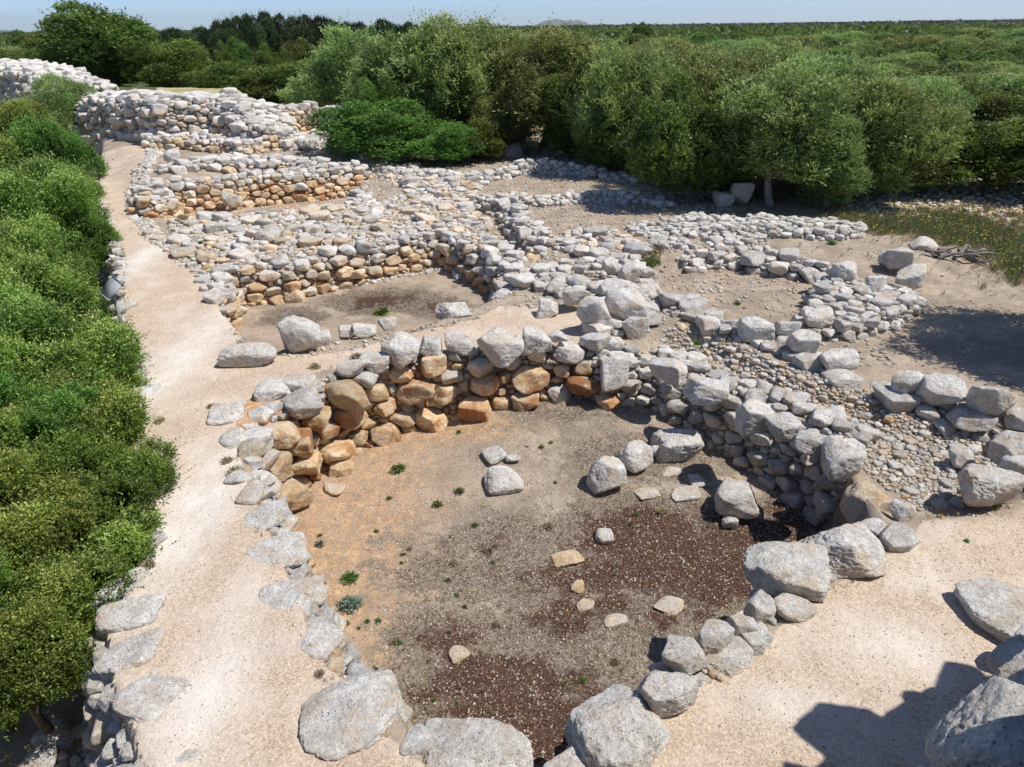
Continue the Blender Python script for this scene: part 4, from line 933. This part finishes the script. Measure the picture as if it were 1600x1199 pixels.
# ---- thicket down the left side of the path
LB = [ # centre px, py, right edge px, z centre, squash, kind, label
 (20, 1000, 138, -.15, .9, 'shrub', 'lowest light green bush at the bottom left, overhanging the shaded hollow'),
 (110, 905, 240, -.25, .85, 'shrub', 'bush at the lower left touching the first boulders of the path bank'),
 (150, 790, 268, -.1, .9, 'shrub_green', 'bush reaching furthest over the path opposite the corner of the orange wall'),
 (25, 840, 150, .2, .9, 'shrub', 'yellowish bush at the left edge below the middle of the thicket'),
 (120, 690, 226, .1, .9, 'shrub', 'rounded bush beside the loose stones at the left path edge'),
 (30, 690, 140, .5, .9, 'shrub_green', 'deep green bush at the left edge in the middle of the thicket'),
 (95, 600, 214, .3, .9, 'shrub', 'bush just below the information board'),
 (165, 562, 226, -.5, .8, 'shrub', 'small bush between the information board and the loose stones'),
 (15, 560, 120, .7, .9, 'shrub', 'dense bush at the left edge level with the information board'),
 (60, 478, 148, .4, .9, 'shrub', 'bush behind the information board'),
 (20, 430, 110, .9, .9, 'shrub', 'pale green bush at the left edge above the information board'),
 (112, 372, 172, .15, .9, 'shrub_green', 'bright green bush leaning over the path at its upper bend'),
 (60, 340, 152, .8, .9, 'shrub', 'olive green bush in the upper part of the thicket'),
 (112, 305, 158, .2, .8, 'shrub', 'small bush at the narrow part of the path'),
 (70, 260, 140, .6, .9, 'shrub_green', 'vivid green bush below the dark grey green one'),
 (105, 195, 162, .6, 1.0, 'shrub_grey', 'dark grey green wild olive at the top of the thicket by the narrow path'),
 (20, 215, 80, .6, .9, 'shrub', 'tall yellow green bush at the top left of the thicket below the highest wall'),
 (-40, 300, 50, 1.2, .9, 'shrub', 'olive toned bush cut by the left edge high in the thicket'),
 (-60, 500, 50, .9, .9, 'shrub', 'bush cut by the left edge halfway down the thicket'),
 (-70, 760, 60, .6, .9, 'shrub', 'bush cut by the left edge low in the thicket'),
 (-80, 950, 30, .3, .9, 'shrub', 'bush cut by the left edge beside the lowest one'),
 (-140, 400, 0, 1.2, .9, 'shrub', 'bush mostly outside the left edge of the photo'),
]
for k, (cx, cy, ex, zc, sq, kd, lb) in enumerate(LB):
    c = at(cx, cy, zc); r = (ex-cx)/FPX*depth_of(c); z0 = float(hsample(c[0], c[1])[0]); z0 = min(z0, -1.0)
    nm = 'wild_olive' if kd == 'shrub_grey' else 'evergreen_shrub'
    root = empty(nm, (c[0], c[1], z0), tr.uniform(0, 6.28)); tag(root, lb, 'bush')
    f = link('foliage', CR[kd][k % len(CR[kd])], root); f.location = (0, 0, c[2]-z0); sc_ = r/.93; f.scale = (sc_, sc_, sc_*sq)
    t = link('trunk', TR[k % 3], root); hh = (c[2]-z0+r*.6); t.scale = (min(hh, r*1.6), min(hh, r*1.6), hh)
# understory that closes the gaps between the bushes
def scatter_sprigs(name, mask, n, mat, hgt, L, Wd, seed, label, per=6, spread=1.0, cat='plants'):
    rng = np.random.default_rng(seed); f, area = surf_sampler(mask, rng); C, Nn = f(n)
    keep = np.array([visible_ish(c, 60) for c in C]); C = C[keep]; n = len(C)
    h = hgt*rng.uniform(.4, 1.2, n); j = np.tile(np.arange(per), n); s = np.repeat(np.arange(n), per)
    sd_ = unit(np.array([0, 0, 1.0])+rng.normal(size=(n, 3))*.3*spread)
    ld = unit(sd_[s]+rng.normal(size=(n*per, 3))*.5*spread); base = C[s]+sd_[s]*(h[s]*(j/per)*.7)[:, None]
    A = np.stack([rng.random(n*per), np.repeat(rng.random(n), per), j/per*.6], -1)
    V, F, A = leaves(base, ld, L*rng.uniform(.6, 1.3, n*per), Wd*rng.uniform(.6, 1.3, n*per), rng, A)
    o = link(name, mesh(name, V, F, mat, {'leaf': A}, smooth=False)); tag(o, label, cat, kind='stuff'); return o
UNDER = (GH < -1.2) & (GX < -3) & (GY < 60) & (GW < 0) & (mainm < .1) & (GY > 7.5)
scatter_sprigs('undergrowth', UNDER, 14000, SHRUB, .9, .13, .05, 61, 'low green undergrowth beneath the bushes left of the path')
# ---- meadow, dry tufts
GR_ = .15+.75*RNG.random(GX.shape)
scatter_sprigs('meadow_grass', (GRASS > GR_) & (GX > 2) & (GY < 34) & (GW < 0), 9000, HERB, .15, .14, .014, 62, 'green meadow grass at the right edge of the dirt yard', per=5, spread=.8)
scatter_sprigs('meadow_straw', (GRASS > GR_*.7) & (GX > 2) & (GY < 34) & (GW < 0), 9000, DRY, .14, .14, .016, 66, 'dry yellow stalks mixed into the meadow grass', per=5, spread=.9)
scatter_sprigs('straw_grass', (GX > 8) & (GY > 17) & (GY < 36) & (GRASS < .5) & (GH > -1), 9000, DRY, .12, .12, .02, 63, 'dry straw and scrub on the clearing at the right', per=5)
scatter_sprigs('floor_moss_scrub', (MOSS > .3) & (GW < 0), 16000, DRY, .035, .045, .007, 64, 'wiry dry scrub and moss on the sunken floors', per=4, spread=1.6)
FLW = NT('yellow_petals'); FLW.b.inputs['Base Color'].default_value = (.75, .6, .05, 1); FLW.b.inputs['Roughness'].default_value = .7
def flowers():
    rng = np.random.default_rng(65); f, a_ = surf_sampler((GRASS > GR_) & (GX > 2) & (GY < 34) & (GW < 0), rng); C, _ = f(700); C[:, 2] += rng.uniform(.1, .2, len(C)); n = len(C)
    q = np.tile(np.arange(4), n); s = np.repeat(np.arange(n), 4); th = q*1.57; d = np.stack([np.cos(th), np.sin(th), th*0+.2], -1)
    V, F, A = leaves(C[s], unit(d), np.full(n*4, .03), np.full(n*4, .025), rng, np.zeros((n*4, 3)))
    tag(link('meadow_flowers', mesh('meadow_flowers', V, F, FLW.m, smooth=False)), 'yellow flowers dotted through the meadow grass', 'flowers', kind='stuff')
flowers()
EDGE = (GRAVEL > .12) & (GRAVEL < .97) & (GY < 22)
scatter_sprigs('path_litter', EDGE, 1500, DRY, .04, .07, .010, 67, 'dry twigs and leaf litter along the edges of the gravel', per=4, spread=1.8)
pebbles('edge_stones', (GRAVEL > .12) & (GRAVEL < .995) & (GY < 40), 1300, .02, .07, 46, .25, .7, 'loose pebbles along the edges of the gravel')
# ---- single weeds on the floors: px, py, width px, z, material, label
def weed(px, py, wpx, z, mat, label, k, group=None, per=7, tall=.7):
    rng = np.random.default_rng(700+k); c = at(px, py, z)
    for _ in range(5): c = at(px, py, float(hsample(c[0], c[1])[0]))
    z = c[2]; r = wpx/2/FPX*depth_of(c)
    n = int(30+wpx*2.2); th = rng.uniform(0, 6.28, n); e = rng.uniform(.25, 1.35, n); d = np.stack([np.cos(th)*np.cos(e), np.sin(th)*np.cos(e), np.sin(e)*tall], -1)
    j = np.tile(np.arange(per), n); s = np.repeat(np.arange(n), per); base = d[s]*(r*(.15+.85*j/per))[:, None]*rng.uniform(.6, 1, n)[s][:, None]
    ld = unit(d[s]+rng.normal(size=(n*per, 3))*.6); L = r*.28
    A = np.stack([rng.random(n*per), np.repeat(rng.random(n), per), j/per], -1)
    V, F, A = leaves(base, ld, L*rng.uniform(.6, 1.3, n*per), L*.42*rng.uniform(.6, 1.3, n*per), rng, A)
    tag(link('weed' if mat is not DRY else 'dry_tuft', mesh('weed', V, F, mat, {'leaf': A}, smooth=False), None, (c[0], c[1], z)), label, 'weed' if mat is not DRY else 'dry tuft', group)
G_ = 'small green weeds on the sunken room floor'; LG = 'small green weed growing on the sunken room floor'
WD = [(548, 948, 46, -1.5, SAGE, 'silvery blue green weed, widest plant on the sunken room floor', None), (547, 906, 36, -1.5, HERB, 'bushy green weed just above the silvery one', None), (622, 736, 30, -1.5, HERB, 'feathery green weed near the foot of the orange wall', None),
 (718, 770, 22, -1.5, HERB, LG, G_), (684, 790, 22, -1.5, HERB, LG, G_), (500, 852, 22, -1.5, SAGE, 'small grey green weed near the flat white rim stone', None), (540, 976, 18, -1.5, HERB, LG, G_), (574, 972, 13, -1.5, HERB, LG, G_), (591, 971, 15, -1.5, HERB, LG, G_),
 (608, 780, 14, -1.5, HERB, LG, G_), (630, 868, 13, -1.5, HERB, LG, G_), (742, 822, 16, -1.5, HERB, LG, G_), (624, 1006, 16, -1.5, HERB, LG, G_), (588, 1046, 9, -1.5, HERB, LG, G_), (909, 1065, 18, -1.5, HERB, LG, G_), (880, 1072, 10, -1.5, HERB, LG, G_), (770, 880, 12, -1.5, HERB, LG, G_), (846, 700, 14, -1.5, HERB, LG, G_), (880, 622, 10, -1.5, HERB, LG, G_), (960, 900, 10, -1.5, HERB, LG, G_), (700, 908, 14, -1.5, HERB, LG, G_), (500, 838, 12, -1.5, HERB, LG, G_),
 (1556, 796, 20, 0, HERB, 'green weed on the gravel terrace below the broad grey boulder', None), (1510, 846, 12, 0, HERB, 'tiny weed alone on the gravel terrace', None), (596, 490, 30, -.9, HERB, 'green patch of weeds in the middle of the second room', None), (760, 362, 12, -.45, HERB, 'green weed at the foot of the lone white stone', None),
 (1300, 382, 20, .1, HERB, 'light green tuft on the raised terrace at the right', None), (1016, 414, 40, -.4, HERB, 'wide low green tuft beside the end of the slanting wall', None), (1090, 538, 22, -.35, HERB, 'green tuft at the top of the pebbly passage', None), (1152, 476, 16, -.4, HERB, 'green tuft in the yard behind the wall of big white stones', None), (314, 382, 16, .1, HERB, 'bright tuft among the rubble beside the path', None), (1272, 462, 14, -.3, HERB, 'tuft at the left side of the yard rubble heap', None),
 (368, 740, 34, .05, DRY, 'dry brown tuft on the pitted stone at the path edge', None), (355, 722, 24, .05, DRY, 'dry brown tuft just above the pitted stone', None), (558, 560, 26, .1, DRY, 'dry tuft on the gravel behind the orange wall', None), (492, 575, 24, .1, DRY, 'dry tuft near the left end of the orange wall', None), (330, 637, 18, .05, DRY, 'dry tuft on the corner stone of the path', None), (500, 1055, 22, .0, DRY, 'dry tuft beside the huge flat slab', None), (1572, 765, 50, .2, DRY, 'wispy dry plant on the broad grey boulder', None), (287, 345, 30, .2, DRY, 'dry brown shrublet on the rubble slope', None), (250, 660, 24, 0, DRY, 'thin dry twigs at the left path edge', None), (232, 885, 30, 0, DRY, 'dry twigs beneath the bush at the left path edge', None)]
_r = np.random.default_rng(5)
for _k in range(46):
    _x, _y = _r.uniform(470, 1080), _r.uniform(640, 1130)
    if _x-_y*.5 > 560 and _y > 900: continue
    _c = at(_x, _y, -1.5)
    if poly_sd(np.array([_c[0]]), np.array([_c[1]]), W(MAIN))[0] > -.5: continue
    if _k % 3: WD.append((_x, _y, _r.uniform(7, 14), -1.5, HERB, LG, G_))
    else: WD.append((_x, _y, _r.uniform(14, 26), -1.5, DRY, 'dry brown tuft growing on the sunken room floor', 'dry tufts on the sunken room floor'))
for k, (px, py, wp, z, mt, lb, g) in enumerate(WD): weed(px, py, wp, z, mt, lb, k, g)
# bare branch pile by the meadow
def branches():
    rng = np.random.default_rng(91); c = at(1485, 416, -.3); Vs = []; Fs = []; o = 0
    for k in range(16):
        a = np.array([rng.uniform(-.75, .6), rng.uniform(-.35, .3), rng.uniform(.02, .2)]); th = rng.uniform(-.7, .7); L = rng.uniform(.3, .6)
        b = a+np.array([math.cos(th)*L, math.sin(th)*L, rng.uniform(-.05, .15)]); t = np.linspace(0, 1, 6)[:, None]
        V, F = tube(a*(1-t)+b*t+np.sin(t*3.14)*rng.normal(size=3)*.08, np.linspace(.06, .02, 6)); Vs.append(V); Fs.append(F+o); o += len(V)
    tag(link('fallen_branches', mesh('fallen_branches', np.concatenate(Vs), np.concatenate(Fs), simple('weathered_wood', (.22, .2, .18), .9)), None, (c[0], c[1], float(hsample(c[0], c[1])[0]))), 'pile of grey fallen branches at the border of the flowering meadow', 'branches')
branches()
# information board at the path edge
def board():
    c = at(190, 506, -.1); z = float(hsample(c[0], c[1])[0])-.05; hp = .72-z; root = empty('information_board', (c[0], c[1], z), math.radians(-48)); tag(root, 'small grey lectern style information board on a post at the left path edge', 'sign')
    STEEL = simple('grey_steel', (.36, .36, .38), .45, .3, .08, 30, .05); PLATE = simple('board_plate', (.34, .34, .36), .5, 0, .08, 30, .05)
    def box(sx, sy, sz):
        V = np.array([(x*sx/2, y*sy/2, q*sz/2) for x in (-1, 1) for y in (-1, 1) for q in (-1, 1)]); F = np.array([(0, 1, 3, 2), (4, 6, 7, 5), (0, 4, 5, 1), (2, 3, 7, 6), (0, 2, 6, 4), (1, 5, 7, 3)]); return V, F
    V, F = box(.07, .07, hp); link('post', mesh('post', V+[0, 0, hp/2], F, STEEL, smooth=False), root)
    V, F = box(.74, .44, .03); b = link('plate', mesh('plate', V, F, PLATE, smooth=False), root); b.location = (0, -.02, hp+.06); b.rotation_euler = (math.radians(38), 0, 0)
    V, F = box(.78, .03, .05); f1 = link('rim', mesh('rim', V, F, STEEL, smooth=False), b); f1.location = (0, .235, 0)
    f2 = link('rim', f1.data, b); f2.location = (0, -.235, 0)
board()
# tree standing outside the frame whose shade lies on the yard
tree('olive_tree', 12.9, 13.6, 4.3, 4.6, 'olive', 'wild olive just outside the right edge whose shade darkens the dirt yard', rng=tr, low=.35)

# ------------------------------------------------------------------ far hills and the air
def ridge(name, pxl, pxr, top, D, seed, label):
    rng = np.random.default_rng(seed); n = 60; t = np.linspace(0, 1, n); V = []; 
    a = at(pxl, 120, 0); b = at(pxr, 120, 0); a = a*D/a[1]; b = b*D/b[1]
    prof = np.sin(t*np.pi)**.7*(.75+.35*fbm(np.stack([t*5+seed, t*0, t*0], -1), 4))
    m = (a+b)/2; H = z_for(m[0], m[1], top) if False else (top/FPX*D)
    for k, (w_, h_) in enumerate([(-1.0, 0), (-.5, .6), (0, 1), (.5, .6), (1.0, 0)]):
        p = a[None]*(1-t[:, None])+b[None]*t[:, None]; q = p.copy(); q[:, 1] += w_*D*.06; q[:, 2] = -2+prof*h_*H; V.append(q)
    V = np.concatenate(V); F = [(k*n+i, k*n+i+1, (k+1)*n+i+1, (k+1)*n+i) for k in range(4) for i in range(n-1)]
    o = link(name, mesh(name, V, np.array(F), simple('far_scrub', (.09, .11, .06), .95, 0, .3, .002, 0))); o['kind'] = 'structure'
ridge('hills', 835, 920, 11, 21000, 3, '')
ridge('hills', -250, 60, 12, 12000, 5, '')
HZ = bpy.data.materials.new('air_haze'); HZ.use_nodes = True; t_ = HZ.node_tree; t_.nodes.clear()
vo = t_.nodes.new('ShaderNodeOutputMaterial'); vp = t_.nodes.new('ShaderNodeVolumePrincipled'); t_.links.new(vp.outputs[0], vo.inputs['Volume'])
vp.inputs['Color'].default_value = (.90, .95, 1.0, 1); vp.inputs['Density'].default_value = 0.000035; vp.inputs['Anisotropy'].default_value = .3
hv = np.array([(x, y, z) for x in (-24000, 24000) for y in (-400, 24500) for z in (-8, 420)], float)
hf = np.array([(0, 1, 3, 2), (4, 6, 7, 5), (0, 4, 5, 1), (2, 3, 7, 6), (0, 2, 6, 4), (1, 5, 7, 3)])
hz = link('haze', mesh('haze', hv, hf, HZ, smooth=False)); hz['kind'] = 'stuff'
